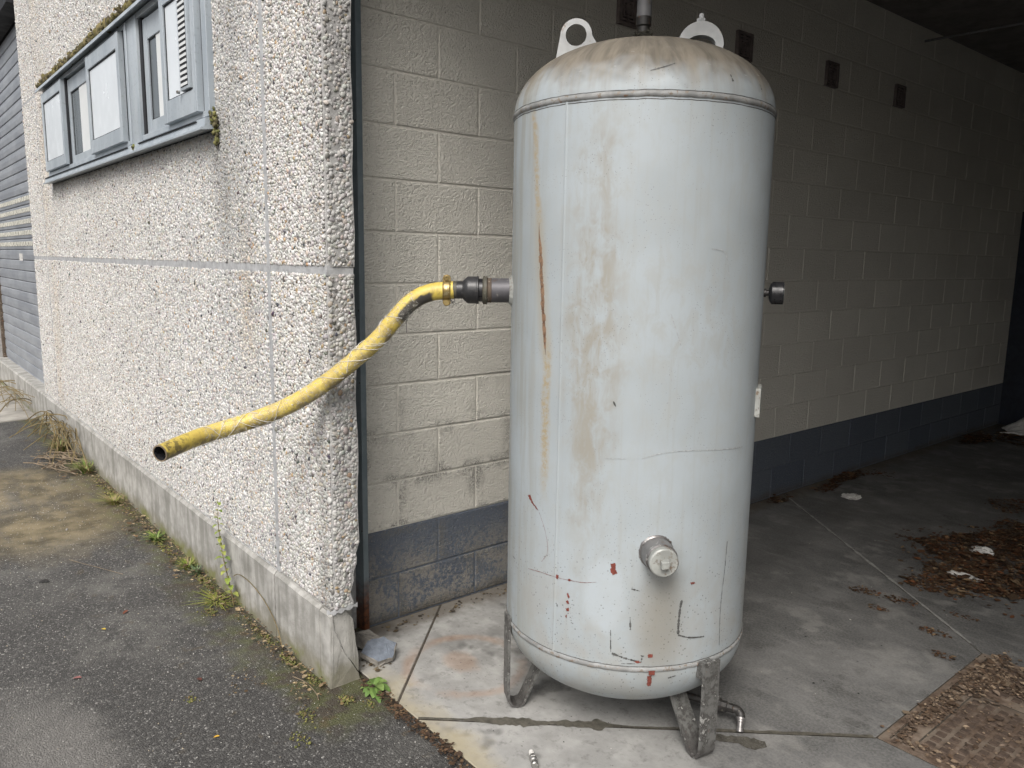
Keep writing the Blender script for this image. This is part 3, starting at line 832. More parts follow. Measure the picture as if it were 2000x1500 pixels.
for x0, x1, z0, z1 in rects:
    a, b = hexgrid(x0 + 0.003, x1 - (0.012 if x1 > -2.5 else 0.003), z0, z1, 0.0100, 0.42)
    k = ~((a > WXL - 0.004) & (a < WXR + 0.004) & (b > SILL - 0.004) & (b < HEAD + 0.004))
    if x1 < -7: k &= ~(np.abs(b - 2.7035) < 0.010)
    PX.append(a[k]); PZ.append(b[k])
PX = np.concatenate(PX); PZ = np.concatenate(PZ)
n = len(PX)
a, b, t = stone_shape(n, 0.0100)
pts = np.stack([PX, FY - t * rng.uniform(-0.45, 0.15, n), PZ], 1)
rot = np.stack([rng.normal(0, 0.25, n), rng.uniform(0, 6.28, n), rng.normal(0, 0.25, n)], 1)
o = scatter('pebbles', pts, rot, np.stack([a, t, b], 1), weather(PX, PZ, pebble_cols(n)), M['pebble'], fac)
o['kind'] = 'stuff'
# return face round the corner, thinner, larger stones with a bare band
ys, zs = [], []
for z0, z1 in ((0.278, 1.443), (1.471, 2.9)):
    a, b = hexgrid(FY + 0.006, 1.285, z0, z1, 0.0112, 0.42)
    ys.append(a); zs.append(b)
ys = np.concatenate(ys); zs = np.concatenate(zs)
ends = np.array([ret_end(z) for z in zs])
bare = np.exp(-((ys - 1.213) / 0.020) ** 2) * smooth01(zs, 0.75, 1.25) * (0.62 + 0.35 * wob(ys * 8, zs, 4))
k = (ys < ends - 0.011) & (rng.random(len(ys)) > bare)
ys, zs = ys[k], zs[k]; n = len(ys)
a, b, t = stone_shape(n, 0.0110); t = t * 0.75
pts = np.stack([CORNER_X + t * rng.uniform(-0.45, 0.15, n), ys, zs], 1)
rot = np.stack([rng.normal(0, 0.25, n), rng.uniform(0, 6.28, n), math.pi / 2 + rng.normal(0, 0.25, n)], 1)
c = pebble_cols(n)
gd = np.clip(0.28 + 0.32 * wob(ys * 6, zs, 12) + 0.2 * smooth01(zs, 1.0, 2.4), 0, 0.75)[:, None]
c = c * (1 - gd) + np.array([0.10, 0.10, 0.092]) * gd
o = scatter('pebbles', pts, rot, np.stack([a, t, b], 1), c, M['pebble'], fac)
o['kind'] = 'stuff'

# plinth
def plinth_piece(x0, x1):
    bm = bmesh.new()
    poly = [(1.157, -0.03), (1.157, 0.258), (1.168, 0.270), (1.285, 0.270), (1.285, -0.03)]
    A = [bm.verts.new((x0, y, z)) for y, z in poly]; B = [bm.verts.new((x1, y, z)) for y, z in poly]
    bm.faces.new(A); bm.faces.new(B[::-1])
    for i in range(5): bm.faces.new((A[i], B[i], B[(i + 1) % 5], A[(i + 1) % 5]))
    bmesh.ops.subdivide_edges(bm, edges=[e for e in bm.edges if abs(e.verts[0].co.x - e.verts[1].co.x) > 0.2], cuts=60, use_grid_fill=True)
    for v in bm.verts:
        if x0 + 0.001 < v.co.x < x1 - 0.001 and v.co.y < 1.17:
            v.co.y += 0.0016 * grid_noise(v.co, 9); v.co.z += 0.0022 * grid_noise(v.co, 14, 3) * (v.co.z > 0.2)
    return from_bm('plinth', bm, M['plinth'], fac)
plinth_piece(-10.95, -7.256); plinth_piece(-7.248, -2.836); plinth_piece(-2.828, -2.44)
# cracked corner block and the wedge that has come away
def yz_prism(name, poly, x0, x1, mat, rough=0.003, dx=0.0):
    bm = bmesh.new()
    A = [bm.verts.new((x0, y, z)) for y, z in poly]; B = [bm.verts.new((x1, y, z)) for y, z in poly]
    n = len(poly)
    bm.faces.new(A); bm.faces.new(B[::-1])
    for i in range(n): bm.faces.new((A[i], B[i], B[(i + 1) % n], A[(i + 1) % n]))
    bmesh.ops.triangulate(bm, faces=bm.faces)
    bmesh.ops.subdivide_edges(bm, edges=bm.edges, cuts=2)
    for v in bm.verts: v.co += Vector((grid_noise(v.co, 30, 1), grid_noise(v.co, 30, 5), grid_noise(v.co, 30, 9))) * rough
    if dx: bmesh.ops.rotate(bm, verts=bm.verts, cent=(x1, 1.2, 0.1), matrix=Matrix.Rotation(dx, 3, 'X'))
    return from_bm(name, bm, mat, fac)
yz_prism('cracked_plinth_corner', [(1.158, -0.03), (1.275, -0.03), (1.268, 0.012), (1.246, 0.05), (1.224, 0.085), (1.205, 0.125), (1.186, 0.165), (1.176, 0.20), (1.170, 0.262), (1.160, 0.255)], -2.4395, -2.362, M['plinth'])
yz_prism('broken_wedge', [(1.271, 0.014), (1.2485, 0.052), (1.2265, 0.087), (1.2075, 0.1265), (1.1885, 0.1665), (1.1785, 0.202), (1.1735, 0.262), (1.222, 0.264), (1.250, 0.225), (1.256, 0.18), (1.262, 0.12), (1.270, 0.075)], -2.438, -2.3655, M['plinth'], 0.003)
# curled sliver of joint mortar hanging from the panel foot
bm = bmesh.new()
pp = [(-2.392, 1.163, 0.262), (-2.366, 1.172, 0.267), (-2.354, 1.195, 0.272), (-2.351, 1.225, 0.277), (-2.352, 1.262, 0.279)]
prev = None
for i, p in enumerate(smooth_path(pp, 5)):
    w = 0.007 + 0.004 * math.sin(i * 1.3)
    n_ = Vector((0.5, -0.2, 0.4)).normalized()
    r = [bm.verts.new(p + n_ * 0.004 * a + Vector((0, 0, 1)) * w * b) for a, b in ((1, 1), (1, -1), (-1, -1), (-1, 1))]
    if prev:
        for k in range(4): bm.faces.new((prev[k], prev[(k + 1) % 4], r[(k + 1) % 4], r[k]))
    else: bm.faces.new(r)
    prev = r
bm.faces.new(prev)
from_bm('mortar_sliver', bm, M['joint'], fac)

# steel jamb closing the end of the block wall
box('steel_jamb', -2.93, WX + 0.012, 1.457, 1.481, -0.01, CZ, M['jamb'], fac, bevel=0.003)
for zz in (0.42, 1.02, 1.30, 2.0):
    lathe_obj('jamb_rivet', (WX + 0.004, 1.458, zz), (0, -1, 0), [(0, 0.005), (0.003, 0.003)], M['dark'], fac, 10)
# lintel and unseen rest of the front, opening sized for light in the bay
box('lintel', -2.40, RX + 4.0, 1.19, 1.50, 3.02, TOPZ, M['mortar'], fac)
box('unseen_front_wall', 4.3, RX + 4.0, 1.19, 1.50, -0.03, 3.02, M['mortar'], fac)
box('parapet_core', -12.0, RX + 4.0, 1.30, 8.9, CZ + 0.27, TOPZ, M['ceil'], fac)

# ------------------------------------------------------------------ window (part of the facade)
A_ = M['alu']
def bm_boxes(name, boxes, mat, parent, bevel=0.0):
    bm = bmesh.new()
    for b in boxes: bm_box(bm, *b)
    if bevel: bmesh.ops.bevel(bm, geom=list(bm.edges), offset=bevel, segments=1, affect='EDGES')
    return from_bm(name, bm, mat, parent)
FRY, RECY = 1.150, 1.166
win = bm_boxes('window', [(WXL, -6.735, FRY, 1.27, 2.06, 2.662), (-3.37, WXR, FRY, 1.27, 2.06, 2.662), (-6.735, -3.37, FRY, 1.27, 2.635, 2.662), (-6.735, -3.37, FRY, 1.27, 2.06, 2.085)], A_, fac, 0.002)
tag(win, 'long grey-blue ribbon window with sliding shutters high in the pebble wall')
bm = bmesh.new()      # sloping drip flashing over the head
for (x0, x1) in ((-6.83, -3.26),):
    pr = [(1.185, 2.692), (1.112, 2.672), (1.108, 2.652), (1.114, 2.652), (1.118, 2.664), (1.185, 2.678)]
    Av = [bm.verts.new((x0, y, z)) for y, z in pr]; Bv = [bm.verts.new((x1, y, z)) for y, z in pr]
    bm.faces.new(Av); bm.faces.new(Bv[::-1])
    for i in range(6): bm.faces.new((Av[i], Bv[i], Bv[(i + 1) % 6], Av[(i + 1) % 6]))
from_bm('head_flashing', bm, A_, win)
bm = bmesh.new()
pr = [(1.185, 2.060), (1.128, 2.048), (1.122, 2.014), (1.108, 2.008), (1.108, 2.000), (1.130, 2.002), (1.185, 2.012)]
Av = [bm.verts.new((-6.78, y, z)) for y, z in pr]; Bv = [bm.verts.new((-3.30, y, z)) for y, z in pr]
bm.faces.new(Av); bm.faces.new(Bv[::-1])
for i in range(7): bm.faces.new((Av[i], Bv[i], Bv[(i + 1) % 7], Av[(i + 1) % 7]))
from_bm('sill', bm, A_, win)
bm_boxes('sill_groove', [(-6.76, -4.47, 1.1195, 1.13, 2.040, 2.044), (-4.26, -3.40, 1.1195, 1.13, 2.040, 2.044)], M['void'], win)
box('mullion', -4.445, -4.285, FRY - 0.004, 1.26, 2.052, 2.655, A_, win, 0.003)
bm_boxes('meeting_rail', [(-4.50, -4.475, FRY - 0.006, 1.25, 2.062, 2.65), (-4.468, -4.449, FRY - 0.010, 1.25, 2.058, 2.652)], A_, win, 0.002)
box('recess_back', WXL, WXR, 1.252, 1.262, 2.0, 2.69, M['void'], win)
def sash(name, x0, x1, z0, z1, y, rail, stile, panemat, thick=0.03, label=None):
    """framed leaf: stiles and rails round a set-back pane"""
    s = bm_boxes(name, [(x0, x0 + stile, y, y + thick, z0, z1), (x1 - stile, x1, y, y + thick, z0, z1),
                        (x0 + stile, x1 - stile, y + 0.002, y + thick, z1 - rail[1], z1 - 0.001), (x0 + stile, x1 - stile, y + 0.002, y + thick, z0 + 0.001, z0 + rail[0])], A_, win, 0.002)
    p = box('pane', x0 + stile - 0.002, x1 - stile + 0.002, y + 0.012, y + 0.016, z0 + rail[0] - 0.002, z1 - rail[1] + 0.002, panemat, win)
    g_ = bm_boxes('pane_gasket', [(x0 + stile, x0 + stile + 0.006, y + 0.009, y + 0.013, z0 + rail[0], z1 - rail[1]), (x0 + stile, x1 - stile, y + 0.009, y + 0.013, z0 + rail[0], z0 + rail[0] + 0.006),
                                  (x0 + stile, x1 - stile, y + 0.009, y + 0.013, z1 - rail[1] - 0.006, z1 - rail[1])], M['void'], win)
    return s
sash('shutter', -6.725, -6.03, 2.088, 2.628, 1.126, (0.065, 0.065), 0.035, M['pane'])
sash('casement', -6.01, -5.25, 2.088, 2.622, RECY, (0.05, 0.085), 0.055, M['glass'])
box('blind', -5.72, -5.31, RECY + 0.008, RECY + 0.011, 2.14, 2.535, M['blind'], win)
sash('shutter', -5.29, -4.555, 2.082, 2.628, 1.126, (0.075, 0.075), 0.045, M['pane'])
sash('casement', -4.24, -3.78, 2.088, 2.622, RECY, (0.06, 0.10), 0.06, M['glass'])
box('blind', -4.06, -3.845, RECY + 0.008, RECY + 0.011, 2.15, 2.52, M['blind'], win)
sash('shutter', -3.835, -3.385, 2.082, 2.628, 1.126, (0.095, 0.05), 0.045, M['pane'])
# louvre set into the right shutter
box('louvre_frame', -3.565, -3.445, 1.118, 1.136, 2.185, 2.60, A_, win, 0.002)
box('louvre_backing', -3.548, -3.462, 1.1165, 1.120, 2.197, 2.59, M['void'], win)
nl = 17
for i in range(nl):
    z = 2.20 + i * (0.385 / nl)
    box('louvre_slat', -3.548, -3.462, 1.1148, 1.1164, z, z + 0.0115, M['blind'], win)
lathe_obj('shutter_catch', (-3.572, 1.118, 2.182), (0, -1, 0), [(0, 0.007), (0.012, 0.007), (0.014, 0.004)], M['chrome'], win, 12)
for b_ in ((-4.283, -4.243, 1.16, 1.25, 2.086, 2.633), (-6.03, -6.012, 1.152, 1.25, 2.086, 2.633)): box('casement_gap_shade', *b_, M['void'], win)  # near-black boxes paint in the shade of the deep window gaps

# ------------------------------------------------------------------ roller door (part of the facade)
DY = 1.265
rd = box('roller_door', -10.88, -7.86, DY + 0.014, DY + 0.024, 0.0, TOPZ, M['void'], fac)
tag(rd, 'grey steel roller door with a band of small vision panes at the far left')
SH = 0.104
bm = bmesh.new()
prf = [(0.012, 0.0), (0.004, 0.001), (0.0, 0.006), (-0.003, 0.05), (0.0, SH - 0.012), (0.006, SH - 0.005), (0.012, SH - 0.004)]
Av = [bm.verts.new((-1.5, y, z)) for y, z in prf]; Bv = [bm.verts.new((1.5, y, z)) for y, z in prf]
for i in range(len(prf) - 1): bm.faces.new((Av[i], Bv[i], Bv[i + 1], Av[i + 1]))
bmesh.ops.recalc_face_normals(bm, faces=bm.faces)
slat_me = bpy.data.meshes.new('slat'); bm.to_mesh(slat_me); bm.free(); slat_me.materials.append(M['door'])
roff = world_off(rd)
pane_bm = bmesh.new(); bm_box(pane_bm, -0.030, 0.030, -0.004, 0.004, -0.022, 0.022)
bmesh.ops.bevel(pane_bm, geom=list(pane_bm.edges), offset=0.0035, segments=1, affect='EDGES')
pane_me = bpy.data.meshes.new('vision_pane'); pane_bm.to_mesh(pane_me); pane_bm.free(); pane_me.materials.append(M['slotpane'])
i = 0
z = 0.075
while z < 3.5:
    o = bpy.data.objects.new('slat', slat_me); COL.objects.link(o); o.parent = rd
    o.location = Vector((-9.37, DY, z)) - roff
    if 1.49 < z < 2.0:
        for k in range(30):
            o = bpy.data.objects.new('vision_pane', pane_me); COL.objects.link(o); o.parent = rd
            o.location = Vector((-7.99 - k * 0.094, DY - 0.003, z + SH / 2)) - roff
    z += SH
box('bottom_rail', -10.87, -7.87, DY - 0.004, DY + 0.02, 0.0, 0.074, M['door'], rd)
box('guide_rail', -10.96, -10.88, DY - 0.03, DY + 0.03, 0.0, TOPZ, M['rust'], rd)
box('door_handle', -9.10, -9.085, DY - 0.03, DY - 0.004, 1.42, 1.49, M['litter'], rd)
box('pebble_panel', -14.5, -10.96, FY, 1.285, 0.0, TOPZ, M['mortar'], fac)
box('door_header', -14.4, -7.86, 1.12, 1.26, 3.52, TOPZ, M['void'], rd)
#PART3
# ------------------------------------------------------------------ the tank
TX, TY, TR = -1.702, 1.935, 0.400
ZB, ZT, DH = 0.305, 1.940, 0.222
tank = thing('air_receiver_tank', (TX, TY, 0), 'tall pale grey steel pressure tank standing on bent flat-bar legs, grimy and scratched', 'tank')
def rev(name, prof, mat, seg=160, caps=False):
    """revolve (radius, z) round the tank axis; UV in metres: arc length at the shell, height"""
    bm = bmesh.new(); uvl = bm.loops.layers.uv.new('UVMap')
    rings = []
    for r, z in prof:
        rings.append([bm.verts.new((TX + r * math.cos(-math.pi + 2 * math.pi * i / seg), TY + r * math.sin(-math.pi + 2 * math.pi * i / seg), z)) for i in range(seg)])
    for j in range(len(prof) - 1):
        for i in range(seg):
            f = bm.faces.new((rings[j][i], rings[j][(i + 1) % seg], rings[j + 1][(i + 1) % seg], rings[j + 1][i]))
            for lp, (jj, ii) in zip(f.loops, ((j, i), (j, i + 1), (j + 1, i + 1), (j + 1, i))):
                lp[uvl].uv = ((-math.pi + 2 * math.pi * ii / seg) * TR, prof[jj][1])
    return from_bm(name, bm, mat, tank, smooth=True)
def domez(r): return DH * max(0.0, 1 - (r / TR) ** 2.15) ** (1 / 2.15)
rev('shell', [(TR, ZB + (ZT - ZB) * i / 60) for i in range(61)], M['tank'])
rr = [TR * math.sin(math.pi / 2 * i / 36) for i in range(37)]
rev('upper_dome', [(r if r > 0 else 0.001, ZT + domez(r)) for r in rr[::-1]], M['tank'])
rev('lower_dome', [(r if r > 0 else 0.001, ZB - domez(r)) for r in rr], M['tank'])
def bead(z, w, h, mat='weld', name='weld_bead'):
    bm = bmesh.new(); seg = 300; rings = []
    for i in range(seg):
        a = 2 * math.pi * i / seg
        dz = 0.0014 * grid_noise((math.cos(a) * 3, math.sin(a) * 3, z), 6.0); k = 1 + 0.35 * grid_noise((math.cos(a) * 3, math.sin(a) * 3, z), 24.0, 3)
        rings.append([bm.verts.new((TX + (TR - 0.002 + rr_ * k) * math.cos(a), TY + (TR - 0.002 + rr_ * k) * math.sin(a), z + dz + zz)) for rr_, zz in ((0, -w), (h * 0.8, -w * 0.6), (h, 0), (h * 0.8, w * 0.6), (0, w))])
    for i in range(seg):
        a, b = rings[i], rings[(i + 1) % seg]
        for k in range(4): bm.faces.new((a[k], b[k], b[k + 1], a[k + 1]))
    return from_bm(name, bm, M[mat], tank, smooth=True)
bead(ZT, 0.010, 0.0065); bead(ZB, 0.009, 0.006)
bead(ZT - 0.0135, 0.0018, 0.0030, 'dark', 'seam_edge'); bead(ZB + 0.0105, 0.0016, 0.0034, 'dark', 'seam_edge'); bead(ZT + 0.0100, 0.0010, 0.0030, 'dark', 'seam_edge')
def shell_pt(th, z, off=0.0):
    a = R_(th); r = TR
    if z < ZB: r = TR * max(0.0, 1 - ((ZB - z) / DH) ** 2.15) ** (1 / 2.15)
    if z > ZT: r = TR * max(0.0, 1 - ((z - ZT) / DH) ** 2.15) ** (1 / 2.15)
    r += off
    return Vector((TX + r * math.cos(a), TY + r * math.sin(a), z))
# longitudinal seam
bm = bmesh.new(); prev = None
for i in range(121):
    z = ZB + (ZT - ZB) * i / 120
    c = [shell_pt(-79.5 + d, z + 0.0, o_ * (1 + 0.4 * grid_noise((d, z, 0), 30))) for d, o_ in ((-0.75, -0.0005), (-0.35, 0.0010), (0.35, 0.0010), (0.75, -0.0005))]
    r = [bm.verts.new(p) for p in c]
    if prev:
        for k in range(3): bm.faces.new((prev[k], prev[k + 1], r[k + 1], r[k]))
    prev = r
o = from_bm('seam_weld', bm, M['tank'], tank, smooth=True)
me = o.data; uvl = me.uv_layers.new(name='UVMap')
for lp in me.loops:
    co = me.vertices[lp.vertex_index].co
    uvl.data[lp.index].uv = (math.atan2(co.y, co.x) * TR, co.z)
# marks in paint and pencil, thin films on the shell
RED = [[(-53.99, 0.632), (-52.22, 0.634), (-51.93, 0.618), (-51.14, 0.603), (-53.09, 0.596), (-54.0, 0.606)], [(-19.42, 0.5724), (-17.28, 0.5713), (-17.05, 0.5647), (-18.93, 0.5645)],
       [(-73.1, 0.5123), (-72.45, 0.5167), (-71.56, 0.5042), (-72.21, 0.5009)], [(-73.34, 0.489), (-72.35, 0.4936), (-71.8, 0.4837), (-72.79, 0.4792)], [(-73.32, 0.4661), (-72.08, 0.4696), (-71.79, 0.4603), (-72.86, 0.4561)],
       [(-73.39, 0.4425), (-72.65, 0.4466), (-72.77, 0.4365), (-73.28, 0.4367)], [(-36.8, 0.3059), (-33.86, 0.3069), (-33.92, 0.2928), (-36.5, 0.2922)], [(-36.83, 0.2868), (-35.0, 0.2881), (-34.76, 0.2509), (-36.45, 0.2484)],
       [(-37.12, 0.3564), (-35.14, 0.3572), (-34.93, 0.3463), (-36.83, 0.3455)], [(-42.76, 0.3324), (-40.62, 0.3356), (-40.08, 0.3292), (-41.65, 0.3267)], [(-78.74, 0.5632), (-77.47, 0.5618), (-78.13, 0.5496), (-78.68, 0.5507)],
       [(-72.8, 0.5604), (-71.64, 0.5603), (-71.78, 0.5536), (-72.61, 0.5543)], [(-97.86, 0.779), (-95.79, 0.7849), (-93.86, 0.7655), (-89.54, 0.7428), (-94.74, 0.7606)]]
for pl in RED:
    bm = bmesh.new()
    n = len(pl); pts = []
    for i in range(n):          # ragged rim
        a, b = pl[i], pl[(i + 1) % n]
        for t in (0, 0.14, 0.28, 0.42, 0.57, 0.71, 0.85):
            pts.append((a[0] + (b[0] - a[0]) * t + random.gauss(0, 0.16), a[1] + (b[1] - a[1]) * t + random.gauss(0, 0.0011)))
    off = 0.0075 if any(abs(z - ZB) < 0.012 for _, z in pl) else 0.0012
    bm.faces.new([bm.verts.new(shell_pt(th, z, off)) for th, z in pts])
    from_bm('red_paint_mark', bm, M['red'], tank)
DARK = [([(-23.08, 0.52), (-23.7, 0.496), (-24.12, 0.4485), (-24.09, 0.4134)], 9), ([(-24.07, 0.4107), (-18.33, 0.3967), (-10.49, 0.3893)], 5), ([(-53.09, 0.4258), (-52.9, 0.3883), (-52.74, 0.3559)], 3),
        ([(-52.21, 0.3526), (-46.76, 0.3415), (-40.6, 0.3313)], 8), ([(-39.34, 0.352), (-39.87, 0.3303)], 9), ([(-45.19, 0.4712), (-44.89, 0.4313)], 5), ([(0.92, 0.6737), (0.25, 0.588), (-1.13, 0.465), (-0.45, 0.341)], 2.5),
        ([(-112.95, 0.5439), (-109.2, 0.5421)], 4), ([(-77.88, 0.4691), (-77.76, 0.4628)], 6), ([(-89.85, 0.4396), (-89.04, 0.4366)], 6), ([(-27.56, 0.2747), (-24.19, 0.2801)], 5), ([(-45.11, 0.5586), (-41.68, 0.5533)], 4), ([(-48.1, 0.3233), (-42.36, 0.3254)], 3),
        ([(-55.45, 1.1106), (-54.38, 1.0964)], 5), ([(-12.0, 2.003), (-11.3, 1.985)], 6), ([(6.5, 1.995), (7.2, 1.98)], 5), ([(-46, 2.0), (-40, 2.012), (-36, 2.022)], 4)]
LINES = [('dark_scuff_mark', 'dark', DARK), ('red_pencil_line', 'red', [([(-96.54, 0.5431), (-87.56, 0.5519), (-78.7, 0.554), (-71.79, 0.5568), (-65.44, 0.5596), (-59.83, 0.5683)], 1.5), ([(-89.48, 0.741), (-85.53, 0.6887), (-83.75, 0.6269), (-87.18, 0.587)], 0.9)]),
         ('scratch_line', 'scuff', [([(-43.04, 0.9492), (-35.63, 0.9648), (-22.38, 0.9709), (9.1, 0.9569)], 3.4), ([(-57.97, 0.9438), (-49.62, 0.9471)], 2.5), ([(-34.14, 1.3618), (-29.26, 1.2711)], 3.5), ([(-17.89, 1.539), (-11.12, 1.5287), (-8.12, 1.4639)], 3.0)])]
for nm, mt, lst in LINES:
    for pts, w in lst:
        bm = bmesh.new(); prev = None
        P = smooth_path([(th, z, 0) for th, z in pts], 14)
        for i, p in enumerate(P):
            t = (P[min(i + 1, len(P) - 1)] - P[max(i - 1, 0)]); tx, tz = t.x * R_(1) * TR, t.y
            l = math.hypot(tx, tz) or 1; nx, nz_ = -tz / l, tx / l
            hw = w * 0.00036 * (1 + 1.3 * grid_noise((p.x, p.y * 90, 0), 1.9, 5)); hw = max(hw, 0.0002)
            q_ = [shell_pt(p.x + s * nx * hw / (R_(1) * TR), p.y + s * nz_ * hw, 0.0011) for s in (-1, 1)]
            r = [bm.verts.new(v) for v in q_]
            if prev: bm.faces.new((prev[0], prev[1], r[1], r[0]))
            prev = r
        from_bm(nm, bm, M[mt], tank)
# legs: a flat bar bent to a V in the radial plane
def leg(th, dr=0.0):
    a = R_(th); er = Vector((math.cos(a), math.sin(a), 0)); et = Vector((-math.sin(a), math.cos(a), 0)); base = Vector((TX, TY, 0))
    path = [(0.4065 + dr, 0.325), (0.4065 + dr, 0.20), (0.4065 + dr, 0.06), (0.404 + dr, 0.028), (0.393 + dr, 0.010), (0.374 + dr, 0.0045), (0.356 + dr, 0.010), (0.346 + dr, 0.030), (0.318 + dr * 0.5, 0.095), (0.290, 0.158)]
    T, W = 0.0045, 0.031
    bm = bmesh.new(); rings = []
    for i, (r, z) in enumerate(path):
        p0, p1 = path[max(i - 1, 0)], path[min(i + 1, len(path) - 1)]
        d = Vector((p1[0] - p0[0], p1[1] - p0[1])).normalized(); nrm = Vector((-d.y, d.x))
        rings.append([bm.verts.new(base + er * (r + nrm.x * T * s) + Vector((0, 0, z + nrm.y * T * s)) + et * W * k) for s, k in ((1, -1), (1, 1), (-1, 1), (-1, -1))])
    for a_, b_ in zip(rings, rings[1:]):
        for k in range(4): bm.faces.new((a_[k], a_[(k + 1) % 4], b_[(k + 1) % 4], b_[k]))
    bm.faces.new(rings[0]); bm.faces.new(rings[-1][::-1])
    rim = [e for e in bm.edges if e.is_manifold and e.calc_face_angle(0) > 1.2]
    res = bmesh.ops.bevel(bm, geom=rim, offset=0.0016, segments=1, affect='EDGES')
    for f in res['faces']: f.material_index = 1
    o = from_bm('leg', bm, M['leg'], tank)
    o.data.materials.append(M['legrim'])
leg(-117); leg(-10, 0.028); leg(116)
bm = bmesh.new()      # packing plate between the shell and the front leg
vv = bm_box(bm, 0.396, 0.4305, -0.024, 0.024, 0.262, 0.312)
for v in bm.verts:
    x, y = v.co.x, v.co.y
    v.co = Vector((TX + x * math.cos(R_(-10)) - y * math.sin(R_(-10)), TY + x * math.sin(R_(-10)) + y * math.cos(R_(-10)), v.co.z))
from_bm('leg_packing', bm, M['leg'], tank)
# side outlet
HB = R_(232); hd = Vector((math.cos(HB), math.sin(HB), 0)); HZ = 1.4025
ax0 = Vector((TX, TY, HZ))
lathe_obj('outlet_stub', ax0 + hd * 0.388, hd, [(0, 0.039), (0.078, 0.039)], M['dullsteel'], tank, 40)
bm = bmesh.new()
seg = 60; rg = []
for i in range(seg):       # fillet weld where the stub meets the curved shell
    a = 2 * math.pi * i / seg
    side = Vector((-hd.y, hd.x, 0)); c = []
    for rr_, out in ((0.052, 0.0), (0.046, 0.006), (0.0395, 0.011)):
        k = 1 + 0.05 * grid_noise((math.cos(a), math.sin(a), 0), 9, 2)
        s = rr_ * k * math.cos(a); zz = rr_ * k * math.sin(a)
        c.append(bm.verts.new(Vector((TX, TY, HZ + zz)) + side * s + hd * (math.sqrt(TR * TR - s * s) + out - 0.001)))
    rg.append(c)
for i in range(seg):
    a, b = rg[i], rg[(i + 1) % seg]
    for k in range(2): bm.faces.new((a[k], b[k], b[k + 1], a[k + 1]))
from_bm('outlet_weld', bm, M['plug'], tank, smooth=True)
# lower blanking plug
pa = R_(-35.4); pd = Vector((math.cos(pa), math.sin(pa), 0)); pb = Vector((TX, TY, 0.672))
lathe_obj('drain_boss', pb + pd * 0.385, pd, [(0, 0.047), (0.075, 0.046), (0.079, 0.043)], M['steel'], tank, 40)
lathe_obj('blanking_plug', pb + pd * 0.463, pd, [(0, 0.0415), (0.020, 0.0415), (0.0235, 0.038), (0.0235, 0.001)], M['plug'], tank, 40)
bm = bmesh.new()
lathe(bm, pb + pd * 0.486, pd, [(0, 0.0185), (0.017, 0.0165), (0.019, 0.014)], 4)
bmesh.ops.rotate(bm, verts=bm.verts, cent=pb + pd * 0.486, matrix=Matrix.Rotation(R_(14), 3, pd))
bmesh.ops.bevel(bm, geom=list(bm.edges), offset=0.0014, segments=1, affect='EDGES')
from_bm('plug_head', bm, M['plug'], tank)
bm = bmesh.new(); seg = 60; rg = []
side = Vector((-pd.y, pd.x, 0))
for i in range(seg):
    a = 2 * math.pi * i / seg; c = []
    for rr_, out in ((0.0525, 0.0), (0.050, 0.0035), (0.0465, 0.006)):
        k = 1 + 0.06 * grid_noise((math.cos(a), math.sin(a), 0), 9, 6)
        s = rr_ * k * math.cos(a); zz = rr_ * k * math.sin(a)
        c.append(bm.verts.new(Vector((TX, TY, 0.672 + zz)) + side * s + pd * (math.sqrt(TR * TR - s * s) + out - 0.001)))
    rg.append(c)
for i in range(seg):
    a, b = rg[i], rg[(i + 1) % seg]
    for k in range(2): bm.faces.new((a[k], b[k], b[k + 1], a[k + 1]))
from_bm('boss_weld', bm, M['steel'], tank, smooth=True)
# pressure gauge on the right flank
ga = R_(31.5); gd_ = Vector((math.cos(ga), math.sin(ga), 0)); gb = Vector((TX, TY, 1.412))
gs = lathe_obj('gauge_stem', gb + gd_ * 0.393, gd_, [(0, 0.013), (0.013, 0.013), (0.014, 0.009), (0.022, 0.009)], M['drain'], tank, 16)
gg = lathe_obj('pressure_gauge', gb + gd_ * 0.414, gd_, [(0, 0.014), (0.004, 0.027), (0.010, 0.0345), (0.042, 0.0345), (0.044, 0.033)], M['blackp'], tank, 32)
lathe_obj('gauge_dial', gb + gd_ * 0.4582, gd_, [(0, 0.029), (0.0006, 0.029)], M['glass'], tank, 32)
# rating plate bracket
pla = R_(31.0)
bm = bmesh.new()
vv = bm_box(bm, 0.390, 0.4125, -0.05, 0.05, 1.030, 1.120)
bmesh.ops.bevel(bm, geom=list(bm.edges), offset=0.002, segments=1, affect='EDGES')
for v in bm.verts:
    x, y = v.co.x, v.co.y
    v.co = Vector((TX + x * math.cos(pla) - y * math.sin(pla), TY + x * math.sin(pla) + y * math.cos(pla), v.co.z))
from_bm('rating_plate_bracket', bm, M['plug'], tank)
# lifting lug
la = R_(224); lr = Vector((math.cos(la), math.sin(la), 0)); lt = Vector((-lr.y, lr.x, 0))
def plate_ring(bm, outer, inner, org, ex, ez, en, th):
    n = len(outer)
    V = {}
    for s in (0, 1):
        for nm, L in (('o', outer), ('i', inner)):
            V[nm, s] = [bm.verts.new(org + ex * x + ez * z + en * th * (s - 0.5)) for x, z in L]
    for i in range(n):
        j = (i + 1) % n
        bm.faces.new((V['o', 0][i], V['o', 0][j], V['i', 0][j], V['i', 0][i]))
        bm.faces.new((V['o', 1][i], V['i', 1][i], V['i', 1][j], V['o', 1][j]))
        bm.faces.new((V['o', 0][i], V['o', 1][i], V['o', 1][j], V['o', 0][j]))
        bm.faces.new((V['i', 0][i], V['i', 0][j], V['i', 1][j], V['i', 1][i]))
n = 64; hr, orad = 0.0325, 0.049
hc = (0.212, 2.195)
outer, inner = [], []
poly = [(0.142, 2.090), (0.166, 2.212)] + []
